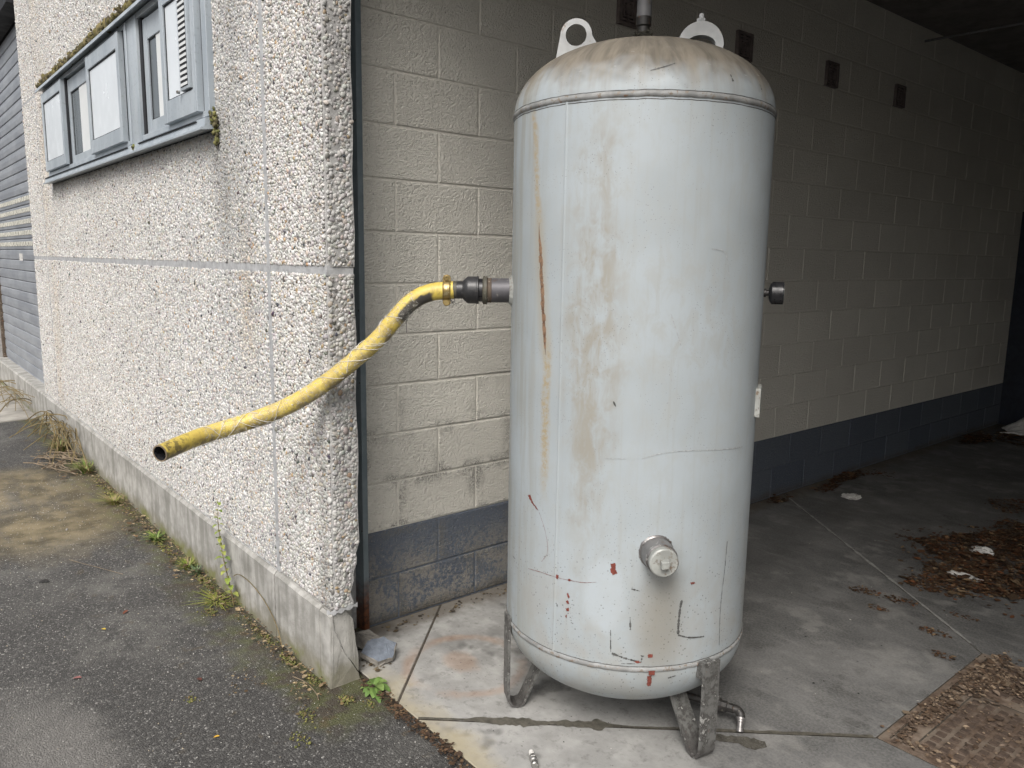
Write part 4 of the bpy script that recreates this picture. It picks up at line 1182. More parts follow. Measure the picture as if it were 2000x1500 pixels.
def tear(ang):
    """outline of the plate: a round head whose flanks run down to a wider foot"""
    d = Vector((math.cos(ang), math.sin(ang)))
    if ang <= math.pi: return (hc[0] + d.x * orad, hc[1] + d.y * orad)
    x0, x1, zb = 0.070, 0.288, 2.045      # foot corners, sunk into the dome
    # ray against the quad: flanks and foot
    segs = [((hc[0] - orad, hc[1]), (x1 - 0.0, zb)), ]
    L0, L1 = (hc[0] - orad, hc[1]), (x0, zb); Rr0, Rr1 = (hc[0] + orad, hc[1]), (x1, zb)
    best = 1e9
    for a, b in ((L0, L1), (L1, Rr1), (Rr0, Rr1)):
        ex, ez_ = b[0] - a[0], b[1] - a[1]
        det = d.x * (-ez_) + ex * d.y
        if abs(det) < 1e-9: continue
        t = ((a[0] - hc[0]) * (-ez_) + ex * (a[1] - hc[1])) / det
        u = (d.x * (a[1] - hc[1]) - d.y * (a[0] - hc[0])) / det
        if t > 0 and -0.001 <= u <= 1.001: best = min(best, t)
    return (hc[0] + d.x * best, hc[1] + d.y * best)
for i in range(n):
    ang = 2 * math.pi * i / n
    outer.append(tear(ang)); inner.append((hc[0] + hr * math.cos(ang), hc[1] + hr * math.sin(ang)))
bm = bmesh.new()
plate_ring(bm, outer, inner, Vector((TX, TY, 0)), lr, Vector((0, 0, 1)), lt, 0.012)
bmesh.ops.bevel(bm, geom=[e for e in bm.edges if e.calc_face_angle(0) > 1.2], offset=0.0015, segments=2, affect='EDGES')
from_bm('lifting_lug', bm, M['white'], tank, smooth=True, sharp=40)
# hand hole with its bridge
ha = R_(38); hr_ = Vector((math.cos(ha), math.sin(ha), 0)); ht = Vector((-hr_.y, hr_.x, 0))
hb = Vector((TX, TY, 0)) + hr_ * 0.168
zdom = ZT + domez(0.168)
nrmd = (Vector((0, 0, 1)) + hr_ * 0.28).normalized()
lathe_obj('hand_hole_neck', Vector((hb.x, hb.y, zdom - 0.02)), nrmd, [(0, 0.060), (0.024, 0.058), (0.029, 0.052), (0.029, 0.040), (0.020, 0.038)], M['white'], tank, 40, cap1=False)
lathe_obj('hand_hole_cover', Vector((hb.x, hb.y, zdom - 0.02)) + nrmd * 0.018, nrmd, [(0, 0.040), (0.004, 0.040), (0.005, 0.03)], M['void'], tank, 32)
camdir = Vector((0.661, -0.751, 0))     # broad face of the bridge stands across the view from the yard
bx = Vector((-camdir.y, camdir.x, 0))
bm = bmesh.new()
n = 48; outer, inner = [], []
for i in range(n):
    t = i / n
    if t < 0.5:
        a = math.pi * t / 0.5
        outer.append((0.068 * math.cos(a), 0.070 * math.sin(a))); inner.append((0.045 * math.cos(a), 0.030 * math.sin(a)))
    else:
        s = (t - 0.5) / 0.5
        outer.append((-0.068 + 0.136 * s, -0.034)); inner.append((-0.043 + 0.086 * s, -0.012))
plate_ring(bm, outer, inner, Vector((hb.x, hb.y, zdom + 0.006)), bx, Vector((0, 0, 1)), camdir, 0.040)
bmesh.ops.bevel(bm, geom=[e for e in bm.edges if e.calc_face_angle(0) > 1.2], offset=0.007, segments=3, affect='EDGES')
from_bm('hand_hole_bridge', bm, M['white'], tank, smooth=True, sharp=50)
top = Vector((hb.x, hb.y, zdom + 0.074))
bm = bmesh.new(); hexagon(bm, top, (0, 0, 1), 0.0145, 0.014)
from_bm('bridge_nut', bm, M['white'], tank)
lathe_obj('bridge_stud', top + Vector((0, 0, 0.013)), (0.05, 0, 1), [(0, 0.0078), (0.012, 0.0078), (0.015, 0.006)], M['white'], tank, 14)
# riser
zt = ZT + DH
rx, ry = TX - 0.004, TY - 0.003
lathe_obj('riser_socket', (rx, ry, zt - 0.015), (0, 0, 1), [(0, 0.021), (0.032, 0.021), (0.034, 0.018)], M['white'], tank, 24)
lathe_obj('riser_union', (rx, ry, zt + 0.018), (0, 0, 1), [(0, 0.016), (0.004, 0.022), (0.014, 0.0225), (0.018, 0.019), (0.036, 0.0185), (0.040, 0.023), (0.064, 0.0235), (0.068, 0.020)], M['drain'], tank, 24)
lathe_obj('riser_pipe', (rx, ry, zt + 0.080), (0, 0, 1), [(0, 0.0225), (0.05, 0.0225), (0.052, 0.0185), (CZ - zt - 0.085, 0.0185)], M['pipe'], tank, 24)
bm = bmesh.new()         # frayed sealing hemp
for i in range(60):
    a = random.uniform(0, 6.28); z = zt + 0.02 + random.uniform(0, 0.016); r0 = 0.020
    p = [Vector((rx + math.cos(a + t * 0.5) * (r0 + 0.0035 * t), ry + math.sin(a + t * 0.5) * (r0 + 0.0035 * t), z + random.uniform(-0.003, 0.003) * t)) for t in range(4)]
    tube(bm, p, 0.0009, 4)
from_bm('sealing_hemp', bm, M['olive'], tank)
# drain cock under the belly
bm = bmesh.new()
tube(bm, smooth_path([(-1.702, 1.935, 0.092), (-1.695, 1.938, 0.066), (-1.66, 1.952, 0.060), (-1.50, 2.015, 0.058), (-1.40, 2.055, 0.057)], 6), 0.0125, 14)
from_bm('drain_pipe', bm, M['drain'], tank, smooth=True)
dv = Vector((0.93, 0.37, 0)).normalized(); d0 = Vector((-1.405, 2.053, 0.057))
lathe_obj('drain_valve', d0, dv, [(0, 0.013), (0.004, 0.019), (0.012, 0.019), (0.016, 0.022), (0.034, 0.022), (0.040, 0.018), (0.056, 0.018), (0.058, 0.0145), (0.075, 0.0145)], M['drain'], tank, 8, sharp=20)
lathe_obj('valve_spindle', d0 + dv * 0.026 + Vector((0, 0, 0.018)), (0, 0, 1), [(0, 0.006), (0.010, 0.006), (0.011, 0.0075), (0.017, 0.0075), (0.019, 0.004)], M['chrome'], tank, 10)
e0 = d0 + dv * 0.075
bm = bmesh.new()
tube(bm, smooth_path([e0, e0 + dv * 0.016 + Vector((0, 0, -0.001)), e0 + dv * 0.026 + Vector((0.004, -0.006, -0.008)), e0 + dv * 0.028 + Vector((0.006, -0.010, -0.018))], 5), 0.014, 14)
from_bm('drain_elbow', bm, M['drain'], tank, smooth=True)
e1 = e0 + dv * 0.028 + Vector((0.006, -0.010, -0.016)); ed = Vector((0.22, -0.36, -0.62)).normalized()
lathe_obj('drain_nipple', e1, ed, [(0, 0.0155), (0.006, 0.0155), (0.007, 0.0125), (0.014, 0.0125), (0.015, 0.0105), (0.030, 0.0105), (0.031, 0.0125), (0.044, 0.0125), (0.044, 0.007), (0.036, 0.0065)], M['steel'], tank, 18)

# ------------------------------------------------------------------ yellow hose with its coupling
hose = thing('yellow_hose', tuple(ax0 + hd * 0.60), 'thick yellow rubber hose wrapped in torn plastic film, drooping from the tank outlet', 'hose')
def on_axis(r): return ax0 + hd * r
lathe_obj('rusty_collar', on_axis(0.4655), hd, [(0, 0.0392), (0.002, 0.0405), (0.007, 0.0395), (0.013, 0.0402), (0.0145, 0.037)], M['rust'], hose, 40)
lathe_obj('lock_ring', on_axis(0.479), hd, [(0, 0.040), (0.002, 0.0458), (0.007, 0.0445), (0.012, 0.0455), (0.0155, 0.041)], M['olive'], hose, 40)
lathe_obj('seal_ring', on_axis(0.494), hd, [(0, 0.037), (0.014, 0.037)], M['blackp'], hose, 40)
lathe_obj('coupling', on_axis(0.5065), hd, [(0, 0.0425), (0.002, 0.0455), (0.006, 0.0455), (0.007, 0.0437), (0.034, 0.0437), (0.038, 0.0425), (0.052, 0.0285), (0.071, 0.0282)], M['black'], hose, 48)
lathe_obj('hose_sleeve', on_axis(0.577), hd, [(0, 0.0275), (0.001, 0.0285), (0.012, 0.0285), (0.013, 0.027)], M['olive'], hose, 40)
HP = [(-2.0635, 1.472, 1.4020), (-2.083, 1.447, 1.3995), (-2.104, 1.421, 1.395), (-2.129, 1.389, 1.381), (-2.154, 1.357, 1.353), (-2.182, 1.321, 1.302), (-2.218, 1.275, 1.235), (-2.264, 1.215, 1.167), (-2.316, 1.149, 1.099),
      (-2.368, 1.082, 1.042), (-2.421, 1.015, 0.998), (-2.471, 0.930, 0.962), (-2.494, 0.839, 0.939), (-2.467, 0.750, 0.927), (-2.405, 0.644, 0.914)]
path = smooth_path(HP, 6)
bm = bmesh.new()
tube(bm, path, lambda i, a: (0.0284 - 0.0016 * i / len(path)) * (1 + 0.012 * math.sin(a * 2 + i * 0.13)), 36, cap=False, uvname=True)
from_bm('hose_cover', bm, M['hose'], hose, smooth=True)
bm = bmesh.new()       # wall thickness and bore at the free end
t_end = (path[-1] - path[-2]).normalized()
lathe(bm, path[-1] - t_end * 0.06, t_end, [(0, 0.0215), (0.058, 0.0215), (0.0600, 0.0224)], 36, cap0=True, cap1=False)
from_bm('hose_bore', bm, M['blackp'], hose, smooth=True, sharp=40)
lathe_obj('hose_lip', path[-1] - t_end * 0.002, t_end, [(0, 0.0222), (0.0035, 0.0225), (0.0035, 0.0258), (0, 0.0268)], M['twig'], hose, 36, cap0=False, cap1=False)
# clamp
cc = on_axis(0.6095) + Vector((0, 0, -0.0015)); up = Vector((0, 0, 1)); cf = hd.cross(up).normalized()
if cf.dot(Vector((0, 0, 0)) - Vector((cc.x, cc.y, 0))) < 0: cf = -cf
bm = bmesh.new(); seg = 48; rg = []
for i in range(seg):
    a = 2 * math.pi * i / seg; e = up * math.cos(a) + cf * math.sin(a)
    rg.append([bm.verts.new(cc + hd * x + e * r) for x, r in ((-0.0125, 0.0285), (-0.0125, 0.0312), (-0.0095, 0.0328), (-0.0085, 0.0312), (0.0085, 0.0312), (0.0095, 0.0328), (0.0125, 0.0312), (0.0125, 0.0285))])
for i in range(seg):
    a, b = rg[i], rg[(i + 1) % seg]
    for k in range(7): bm.faces.new((a[k], b[k], b[k + 1], a[k + 1]))
cl = from_bm('hose_clamp', bm, M['brass'], hose, smooth=True, sharp=35)
for s in (1, -1):
    bm = bmesh.new()
    ring = []
    for fy in (-0.006, 0.009):
        pts_ = [cc + hd * x + up * s * z + cf * fy for x, z in ((-0.0125, 0.026), (-0.0125, 0.040), (-0.009, 0.0475), (0, 0.0505), (0.009, 0.0475), (0.0125, 0.040), (0.0125, 0.026))]
        ring.append([bm.verts.new(p) for p in pts_])
    for k in range(7): bm.faces.new((ring[0][k], ring[0][(k + 1) % 7], ring[1][(k + 1) % 7], ring[1][k]))
    bm.faces.new(ring[0]); bm.faces.new(ring[1][::-1])
    from_bm('clamp_ear', bm, M['brass'], cl)
    bm = bmesh.new()
    if s < 0: hexagon(bm, cc - up * 0.040 + cf * 0.009, cf, 0.0105, 0.009)
    else: lathe(bm, cc + up * 0.040 + cf * 0.009, cf, [(0, 0.0075), (0.010, 0.0075), (0.011, 0.006), (0.011, 0.0035), (0.006, 0.003)], 18)
    from_bm('clamp_bolt', bm, M['brass'], cl)
# torn film: creased sleeves and hanging shreds
def film(i0, i1, amp, base, name='plastic_film'):
    bm = bmesh.new()
    sub = path[i0:i1]
    def rad(i, a):
        p = sub[i]
        return base + amp * max(-0.25, grid_noise((p.x * 1.0 + math.cos(a) * 0.05, p.y + math.sin(a) * 0.05, p.z), 34, 3.0) + 0.6 * grid_noise((p.x + math.cos(a) * 0.03, p.y, p.z + math.sin(a) * 0.03), 90, 8.0))
    tube(bm, sub, rad, 40, cap=False)
    return from_bm(name, bm, M['film'], hose, smooth=True)
film(20, 32, 0.010, 0.0315); film(32, 66, 0.0022, 0.0288); film(66, 77, 0.0085, 0.0315)
for (ix, n_) in ((24, 11), (27, 9), (72, 5), (76, 4)):
    for k in range(n_):
        p = path[ix] + Vector((random.uniform(-0.02, 0.02), random.uniform(-0.02, 0.02), -0.026))
        L = random.uniform(0.008, 0.03)
        bm = bmesh.new(); prev = None
        dx, dy = random.uniform(-0.6, 0.6), random.uniform(-0.6, 0.6)
        for j in range(5):
            c = p + Vector((dx * L * j / 4 * 0.6, dy * L * j / 4 * 0.6, -L * j / 4)); w = 0.006 * (1 - j / 4.6)
            r = [bm.verts.new(c + Vector((w, -w * 0.4, 0))), bm.verts.new(c - Vector((w, -w * 0.4, 0)))]
            if prev: bm.faces.new((prev[0], prev[1], r[1], r[0]))
            prev = r
        from_bm('film_shred', bm, M['film'], hose)
bm = bmesh.new()
tube(bm, smooth_path([tuple(path[25] + Vector((0, 0, -0.027))), tuple(path[25] + Vector((0.001, 0, -0.05))), tuple(path[25] + Vector((0, 0.001, -0.085)))], 5), 0.0009, 5)
from_bm('hanging_thread', bm, M['dark'], hose)
bm = bmesh.new()
for k in range(8):
    p = on_axis(0.592) + Vector((random.uniform(-0.006, 0.006), random.uniform(-0.006, 0.006), -0.028))
    tube(bm, smooth_path([tuple(p), tuple(p + Vector((random.uniform(-0.012, 0.012), random.uniform(-0.01, 0.01), -0.008))), tuple(p + Vector((random.uniform(-0.018, 0.018), random.uniform(-0.012, 0.012), -0.018)))], 3), 0.0006, 4)
from_bm('frayed_strand', bm, M['dark'], hose)
# reinforcing threads wound over the hose
bm = bmesh.new()
for k in range(26):
    i0 = random.randint(24, 76); a0 = random.uniform(0, 6.28); tw = random.choice((-1, 1)) * random.uniform(0.35, 0.7); pl = []
    for j in range(7):
        i = min(i0 + j, len(path) - 1)
        t = (path[min(i + 1, len(path) - 1)] - path[i - 1]).normalized(); u_ = (up - t * up.dot(t)).normalized(); v_ = t.cross(u_)
        a = a0 + tw * j; pl.append(path[i] + (u_ * math.cos(a) + v_ * math.sin(a)) * 0.0308)
    tube(bm, pl, 0.0008, 4)
from_bm('wound_thread', bm, M['litter'], hose)
#PART4
# ------------------------------------------------------------------ wall vents
def vent(y0, label):
    t = thing('wall_vent', (WX, y0 + 0.07, 2.60), label, 'vent', 'dark vents high on the block wall')
    y1, z0, z1 = y0 + 0.140, 2.602, 2.748
    bm = bmesh.new()
    for b in ((y0, y0 + 0.012, z0, z1), (y1 - 0.012, y1, z0, z1), (y0 + 0.012, y1 - 0.012, z0, z0 + 0.012), (y0 + 0.012, y1 - 0.012, z1 - 0.012, z1)):
        bm_box(bm, WX - 0.01, WX + 0.020, *b)
    from_bm('vent_frame', bm, M['vent'], t)
    box('vent_backing', WX - 0.01, WX + 0.004, y0 + 0.012, y1 - 0.012, z0 + 0.012, z1 - 0.012, M['void'], t)
    for k, g_ in enumerate((0.020, 0.036, 0.052)):
        bm = bmesh.new(); w = 0.009
        a0, a1, c0, c1 = y0 + g_, y1 - g_, z0 + g_, z1 - g_
        for b in ((a0, a0 + w, c0, c1), (a1 - w, a1, c0, c1), (a0 + w, a1 - w, c0, c0 + w), (a0 + w, a1 - w, c1 - w, c1)):
            bm_box(bm, WX + 0.002, WX + 0.014, *b)
        from_bm('vent_ring', bm, M['vent'], t)
    bm = bmesh.new()
    bm_box(bm, WX + 0.002, WX + 0.0125, (y0 + y1) / 2 - 0.006, (y0 + y1) / 2 + 0.006, z0 + 0.012, z1 - 0.012)
    bm_box(bm, WX + 0.0025, WX + 0.0120, y0 + 0.012, (y0 + y1) / 2 - 0.007, (z0 + z1) / 2 - 0.006, (z0 + z1) / 2 + 0.006)
    bm_box(bm, WX + 0.0025, WX + 0.0120, (y0 + y1) / 2 + 0.007, y1 - 0.012, (z0 + z1) / 2 - 0.006, (z0 + z1) / 2 + 0.006)
    from_bm('vent_cross', bm, M['vent'], t)
vent(2.83, 'dark slotted wall vent left of the riser pipe above the tank')
vent(3.772, 'dark slotted wall vent just right of the hand hole on the tank dome')
vent(4.716, 'dark slotted wall vent, second right of the tank dome')
vent(5.65, 'dark slotted wall vent farthest from the entrance')

# ------------------------------------------------------------------ rusty cover in the floor
cov = thing('floor_cover', (-0.565, 2.83, 0), 'rusty iron inspection cover with raised studs set in the concrete floor', 'manhole cover')
CX0, CX1, CY0, CY1 = -0.997, -0.133, 2.393, 3.267
bm = bmesh.new()
for b in ((CX0, CX0 + 0.022, CY0, CY1), (CX1 - 0.022, CX1, CY0, CY1), (CX0 + 0.022, CX1 - 0.022, CY0, CY0 + 0.022), (CX0 + 0.022, CX1 - 0.022, CY1 - 0.022, CY1)):
    bm_box(bm, b[0], b[1], b[2], b[3], -0.03, 0.002)
from_bm('cover_frame', bm, M['cover'], cov)
box('cover_plate', CX0 + 0.026, -0.909, CY0 + 0.026, CY1 - 0.026, -0.03, -0.003, M['cover'], cov, 0.002)
box('cover_plate', -0.904, CX1 - 0.026, CY0 + 0.026, 2.925, -0.03, -0.003, M['cover'], cov, 0.002)
box('cover_plate', -0.904, CX1 - 0.026, 2.930, CY1 - 0.026, -0.03, -0.003, M['cover'], cov, 0.002)
bm = bmesh.new(); bm_box(bm, -0.0135, 0.0135, -0.0150, 0.0150, -0.002, 0.0045)
bmesh.ops.bevel(bm, geom=list(bm.edges), offset=0.0025, segments=1, affect='EDGES')
stud = bpy.data.meshes.new('stud'); bm.to_mesh(stud); bm.free(); stud.materials.append(M['plate'])
rest = bmesh.new()
for i in range(17):
    for j in range(19):
        x, y = -0.877 + i * 0.042, 2.448 + j * 0.042
        if 2.90 < y < 2.955 or y > 3.22: continue
        if x < -0.66:
            o = bpy.data.objects.new('stud', stud); COL.objects.link(o); o.parent = cov
            o.location = (x + 0.565, y - 2.83, -0.003 + random.uniform(-0.001, 0.0004))
        else:
            bm_box(rest, x - 0.0105, x + 0.0105, y - 0.0125, y + 0.0125, -0.005, 0.0015)
o = from_bm('far_studs', rest, M['plate'], cov); o['kind'] = 'stuff'

# ------------------------------------------------------------------ leaves, chips, litter
def leaf_cloud(name, spots, label, cat, palette, parent=None):
    """spots: (x, y, rx, ry, count, size, lift) - flat curled leaves in one mesh"""
    V, F, Cc = [], [], []
    for x, y, rx, ry, n, size, lift in spots:
        for k in range(n):
            a = random.uniform(0, 6.28); r = math.sqrt(random.random()) * (1 if random.random() < 0.8 else random.uniform(1, 1.5))
            r *= 0.72 + 0.5 * (0.5 + mnoise.noise(Vector((math.cos(a) * 1.6 + x * 3, math.sin(a) * 1.6 + y * 3, 1.7))))
            px, py = x + rx * r * math.cos(a), y + ry * r * math.sin(a)
            s = size * random.lognormvariate(0, 0.45)
            w = s * random.uniform(0.25, 0.5); h = random.random() ** 2 * lift + 0.0015
            yaw = random.uniform(0, 6.28); tilt = random.gauss(0, 0.28); curl = random.uniform(-0.25, 0.35) * s
            cy_, sy_ = math.cos(yaw), math.sin(yaw); b = len(V)
            for (u, v, c_) in ((-0.5, 0, 0), (-0.15, 0.5, 1), (0.2, 0.42, 1), (0.5, 0, 0.3), (0.2, -0.42, 1), (-0.15, -0.5, 1), (0, 0, -0.4)):
                lx, ly = u * s, v * w * 2
                V.append((px + lx * cy_ - ly * sy_, py + lx * sy_ + ly * cy_, max(0.0012, h + 0.0015 + lx * tilt * 0.5 + c_ * abs(curl) * 0.35)))
            F += [(b + 6, b + i, b + (i + 1) % 6) for i in range(6)]
            c = random.choice(palette); f = random.uniform(0.6, 1.3)
            Cc += [(c[0] * f, c[1] * f, c[2] * f, 1)] * 7
    me = bpy.data.meshes.new(name); me.from_pydata(V, [], F); me.materials.append(M['leaf'])
    at = me.color_attributes.new('vcol', 'FLOAT_COLOR', 'POINT'); at.data.foreach_set('color', np.array(Cc, dtype=np.float32).ravel())
    o = bpy.data.objects.new(name, me); COL.objects.link(o); o.parent = parent
    return tag(o, label, cat, kind='stuff')
BROWN = [(0.095, 0.046, 0.022), (0.12, 0.060, 0.03), (0.06, 0.034, 0.02), (0.16, 0.095, 0.05), (0.075, 0.05, 0.03), (0.24, 0.17, 0.10), (0.13, 0.052, 0.022), (0.06, 0.04, 0.026)]
leaf_cloud('fallen_leaves', [(-1.28, 4.55, 0.36, 0.6, 4950, 0.0173, 0.0196), (-1.62, 4.38, 0.17, 0.05, 297, 0.0121, 0.0056), (-1.33, 4.05, 0.2, 0.18, 1254, 0.0147, 0.0112), (-1.4, 3.8, 0.13, 0.1, 561, 0.0112, 0.0067),
    (-1.45, 4.95, 0.12, 0.25, 495, 0.0151, 0.0084), (-1.6, 5.5, 0.15, 0.2, 396, 0.013, 0.0056), (-1.1, 5.1, 0.35, 0.5, 1650, 0.0173, 0.0168)], 'large drift of rust-brown dead leaves on the bay floor at the right', 'leaves', BROWN)
leaf_cloud('fallen_leaves', [(-1.571, 3.478, 0.075, 0.045, 111, 0.0095, 0.0022), (-1.42, 3.5, 0.06, 0.05, 99, 0.0095, 0.0022), (-1.45, 3.34, 0.04, 0.03, 52, 0.0086, 0.0017), (-1.2, 3.295, 0.055, 0.03, 85, 0.0095, 0.0022), (-1.09, 3.12, 0.04, 0.025, 45, 0.0086, 0.0017), (-1.17, 3.55, 0.05, 0.03, 45, 0.0086, 0.0017)],
    'small scattered clumps of leaf crumbs between the tank and the rusty cover', 'leaves', BROWN)
leaf_cloud('fallen_leaves', [(-2.6, 4.42, 0.05, 0.1, 85, 0.0194, 0.0112), (-2.55, 4.95, 0.06, 0.16, 198, 0.0173, 0.0112), (-2.6, 5.3, 0.06, 0.2, 297, 0.0216, 0.0168), (-2.5, 5.6, 0.1, 0.1, 78, 0.013, 0.0056)], 'brown leaves blown against the foot of the block wall', 'leaves', BROWN)
leaf_cloud('fallen_leaves', [(-2.52, 7.45, 0.1, 0.26, 396, 0.0259, 0.028), (-2.35, 7.85, 0.15, 0.2, 198, 0.0216, 0.0168), (-2.1, 7.6, 0.3, 0.15, 198, 0.0216, 0.0112)], 'brown leaves in the far corner beside the white plastic sheet', 'leaves', BROWN)
CHIP = [(0.13, 0.085, 0.055), (0.20, 0.145, 0.10), (0.30, 0.23, 0.16), (0.09, 0.06, 0.04), (0.16, 0.12, 0.09), (0.11, 0.08, 0.06)]
leaf_cloud('wood_chips', [(-0.93, 3.08, 0.055, 0.19, 760, 0.011, 0.005), (-0.95, 2.72, 0.035, 0.30, 480, 0.009, 0.004), (-0.80, 3.12, 0.12, 0.12, 480, 0.012, 0.005), (-0.75, 2.75, 0.22, 0.28, 240, 0.009, 0.004), (-0.85, 2.44, 0.13, 0.03, 90, 0.012, 0.004), (-0.4, 2.9, 0.3, 0.35, 500, 0.016, 0.005)],
    'crumbled wood chips and leaf mould lying on the rusty cover', 'debris', CHIP)
leaf_cloud('wall_foot_debris', [(-2.60, 1.55 + 0.1 * i, 0.04, 0.07, 14, 0.010, 0.004) for i in range(9)] + [(-2.43, 1.36, 0.10, 0.06, 90, 0.010, 0.005)], 'crumbs and dirt gathered along the foot of the block wall', 'debris', [(0.10, 0.075, 0.045), (0.20, 0.16, 0.10), (0.06, 0.05, 0.04)])
spots = []
x = -7.2
while x < -2.4:
    spots.append((x, 1.125 + 0.012 * math.sin(x * 7), 0.09, 0.045, int(18 + 16 * random.random()), 0.010, 0.006)); x += 0.085
spots += [(-4.5, 1.05, 0.35, 0.07, 90, 0.010, 0.004), (-3.75, 1.06, 0.25, 0.06, 80, 0.010, 0.004), (-6.3, 1.0, 0.5, 0.13, 260, 0.014, 0.006), (-2.55, 0.92, 0.12, 0.05, 30, 0.008, 0.003), (-2.35, 1.08, 0.10, 0.05, 40, 0.008, 0.003)]
leaf_cloud('plant_litter', spots, 'dry brown plant litter gathered along the foot of the concrete plinth', 'debris', [(0.13, 0.085, 0.045), (0.24, 0.175, 0.10), (0.33, 0.26, 0.16), (0.075, 0.055, 0.032)])
leaf_cloud('earth_strip', [(-2.28 + 0.055 * i, 1.262 + 0.006 * math.sin(i), 0.05, 0.024, 55, 0.0085, 0.006) for i in range(26)], 'strip of brown earth and bark where asphalt meets the concrete floor', 'earth', [(0.06, 0.038, 0.025), (0.10, 0.06, 0.035), (0.045, 0.032, 0.022), (0.14, 0.09, 0.05)])

leaf_cloud('floor_crumbs', [(-1.75, 3.4, 0.7, 1.0, 60, 0.006, 0.001), (-1.3, 2.9, 0.35, 0.5, 24, 0.006, 0.001), (-1.6, 1.55, 0.4, 0.2, 30, 0.004, 0.001)], 'tiny pale and dark crumbs scattered over the concrete floor', 'debris', [(0.5, 0.49, 0.46), (0.03, 0.03, 0.03), (0.05, 0.045, 0.04), (0.3, 0.28, 0.25)])
def crumple(name, c, rx, ry, h, label, cat, mat, seed, sub=4, sharp=1.0):
    bm = bmesh.new()
    bmesh.ops.create_icosphere(bm, subdivisions=sub, radius=1.0)
    for v in bm.verts:
        d = 1 + 0.45 * sharp * grid_noise(v.co, 1.6, seed) + 0.22 * sharp * grid_noise(v.co, 4.5, seed + 3)
        p = v.co * d
        v.co = Vector((c[0] + p.x * rx, c[1] + p.y * ry, c[2] + max(-0.2, p.z + 0.35 + 0.5 * grid_noise(v.co, 3.0, seed + 9)) * h))
    zmin = min(v.co.z for v in bm.verts)
    for v in bm.verts: v.co.z += 0.001 - zmin
    o = from_bm(name, bm, mat)
    return tag(o, label, cat)
crumple('paper_scrap', (-1.428, 4.47, 0), 0.055, 0.05, 0.016, 'crumpled white scrap on the leaf drift, the farther of two', 'litter', M['litter'], 2)
crumple('paper_scrap', (-1.345, 4.03, 0), 0.075, 0.03, 0.010, 'long flat white scrap at the near rim of the leaf drift', 'litter', M['litter'], 5)
crumple('paper_scrap', (-2.34, 4.86, 0), 0.055, 0.06, 0.012, 'pale crushed scrap on the floor near the block wall foot', 'litter', M['litter'], 8)
bm = bmesh.new()      # plastic sheet in the far corner
N = 26; g_ = [[None] * N for _ in range(N)]
for i in range(N):
    for j in range(N):
        u, v = i / (N - 1), j / (N - 1)
        x = -2.50 + 0.75 * u + 0.05 * math.sin(7 * v); y = 7.86 + 0.42 * v + 0.04 * math.sin(9 * u)
        z = 0.012 + 0.16 * max(0, math.sin(math.pi * u) ** 0.5 * math.sin(math.pi * v) ** 0.6) * (0.55 + 0.7 * grid_noise((u, v, 0), 3.3, 1)) + 0.02 * abs(grid_noise((u, v, 0), 9, 4))
        g_[i][j] = bm.verts.new((x, y, max(z, 0.004)))
for i in range(N - 1):
    for j in range(N - 1): bm.faces.new((g_[i][j], g_[i + 1][j], g_[i + 1][j + 1], g_[i][j + 1]))
o = from_bm('plastic_sheet', bm, M['litter'])
tag(o, 'crumpled white plastic sheet on the floor in the far corner', 'plastic sheet')

# chromed hose tail lying at the lower edge of the picture
ft = thing('loose_hose_fitting', (-1.60, 1.445, 0), 'small shiny threaded hose fitting lying on the pale concrete in front of the tank', 'fitting')
f0 = Vector((-1.628, 1.458, 0.012)); fd = Vector((0.075, -0.045, 0.0)).normalized()
lathe_obj('hose_tail', f0, fd, [(0, 0.004), (0.001, 0.0065), (0.008, 0.0075), (0.009, 0.006), (0.016, 0.0075), (0.017, 0.006), (0.024, 0.0075)], M['litter'], ft, 16)
lathe_obj('hex_collar', f0 + fd * 0.024, fd, [(0, 0.008), (0.002, 0.0115), (0.012, 0.0115), (0.014, 0.009)], M['chrome'], ft, 6, sharp=20)
lathe_obj('knurled_ring', f0 + fd * 0.038, fd, [(0, 0.007), (0.002, 0.012), (0.010, 0.0105), (0.012, 0.007), (0.020, 0.007), (0.022, 0.0115), (0.032, 0.0115), (0.034, 0.009)], M['chrome'], ft, 18)

# broken lumps of concrete by the corner
def chunk(name, pts, th, c, rot, mat, label, seed):
    bm = bmesh.new()
    A = [bm.verts.new((x, y, 0)) for x, y in pts]; B = [bm.verts.new((x * 0.93 + 0.003, y * 0.95, th * (1 + 0.2 * math.sin(i * 2.1)))) for i, (x, y) in enumerate(pts)]
    n = len(pts); bm.faces.new(A[::-1]); bm.faces.new(B)
    for i in range(n): bm.faces.new((A[i], A[(i + 1) % n], B[(i + 1) % n], B[i]))
    bmesh.ops.triangulate(bm, faces=bm.faces); bmesh.ops.subdivide_edges(bm, edges=bm.edges, cuts=3)
    for v in bm.verts: v.co += Vector((grid_noise(v.co, 40, seed), grid_noise(v.co, 40, seed + 2), grid_noise(v.co, 40, seed + 5))) * 0.005
    m = Matrix.Translation(c) @ rot.to_4x4()
    for v in bm.verts: v.co = m @ v.co
    zmin = min(v.co.z for v in bm.verts)
    for v in bm.verts: v.co.z += 0.001 - zmin
    me_mats = mat
    o = from_bm(name, bm, me_mats[0])
    if len(me_mats) > 1:
        o.data.materials.append(me_mats[1])
        for p in o.data.polygons:
            if (m.to_3x3().inverted() @ p.normal).z > 0.75: p.material_index = 1
    return tag(o, label, 'rubble')
import mathutils
chunk('concrete_fragment', [(-0.055, -0.045), (0.03, -0.060), (0.07, -0.015), (0.055, 0.05), (-0.005, 0.055), (-0.06, 0.02)], 0.022, (-2.425, 1.385, 0.0), mathutils.Euler((R_(22), R_(10), R_(35))).to_matrix(), [M['stone'], M['bluestone']], 'broken concrete lump with blue-grey painted face beside the cracked plinth corner', 3)
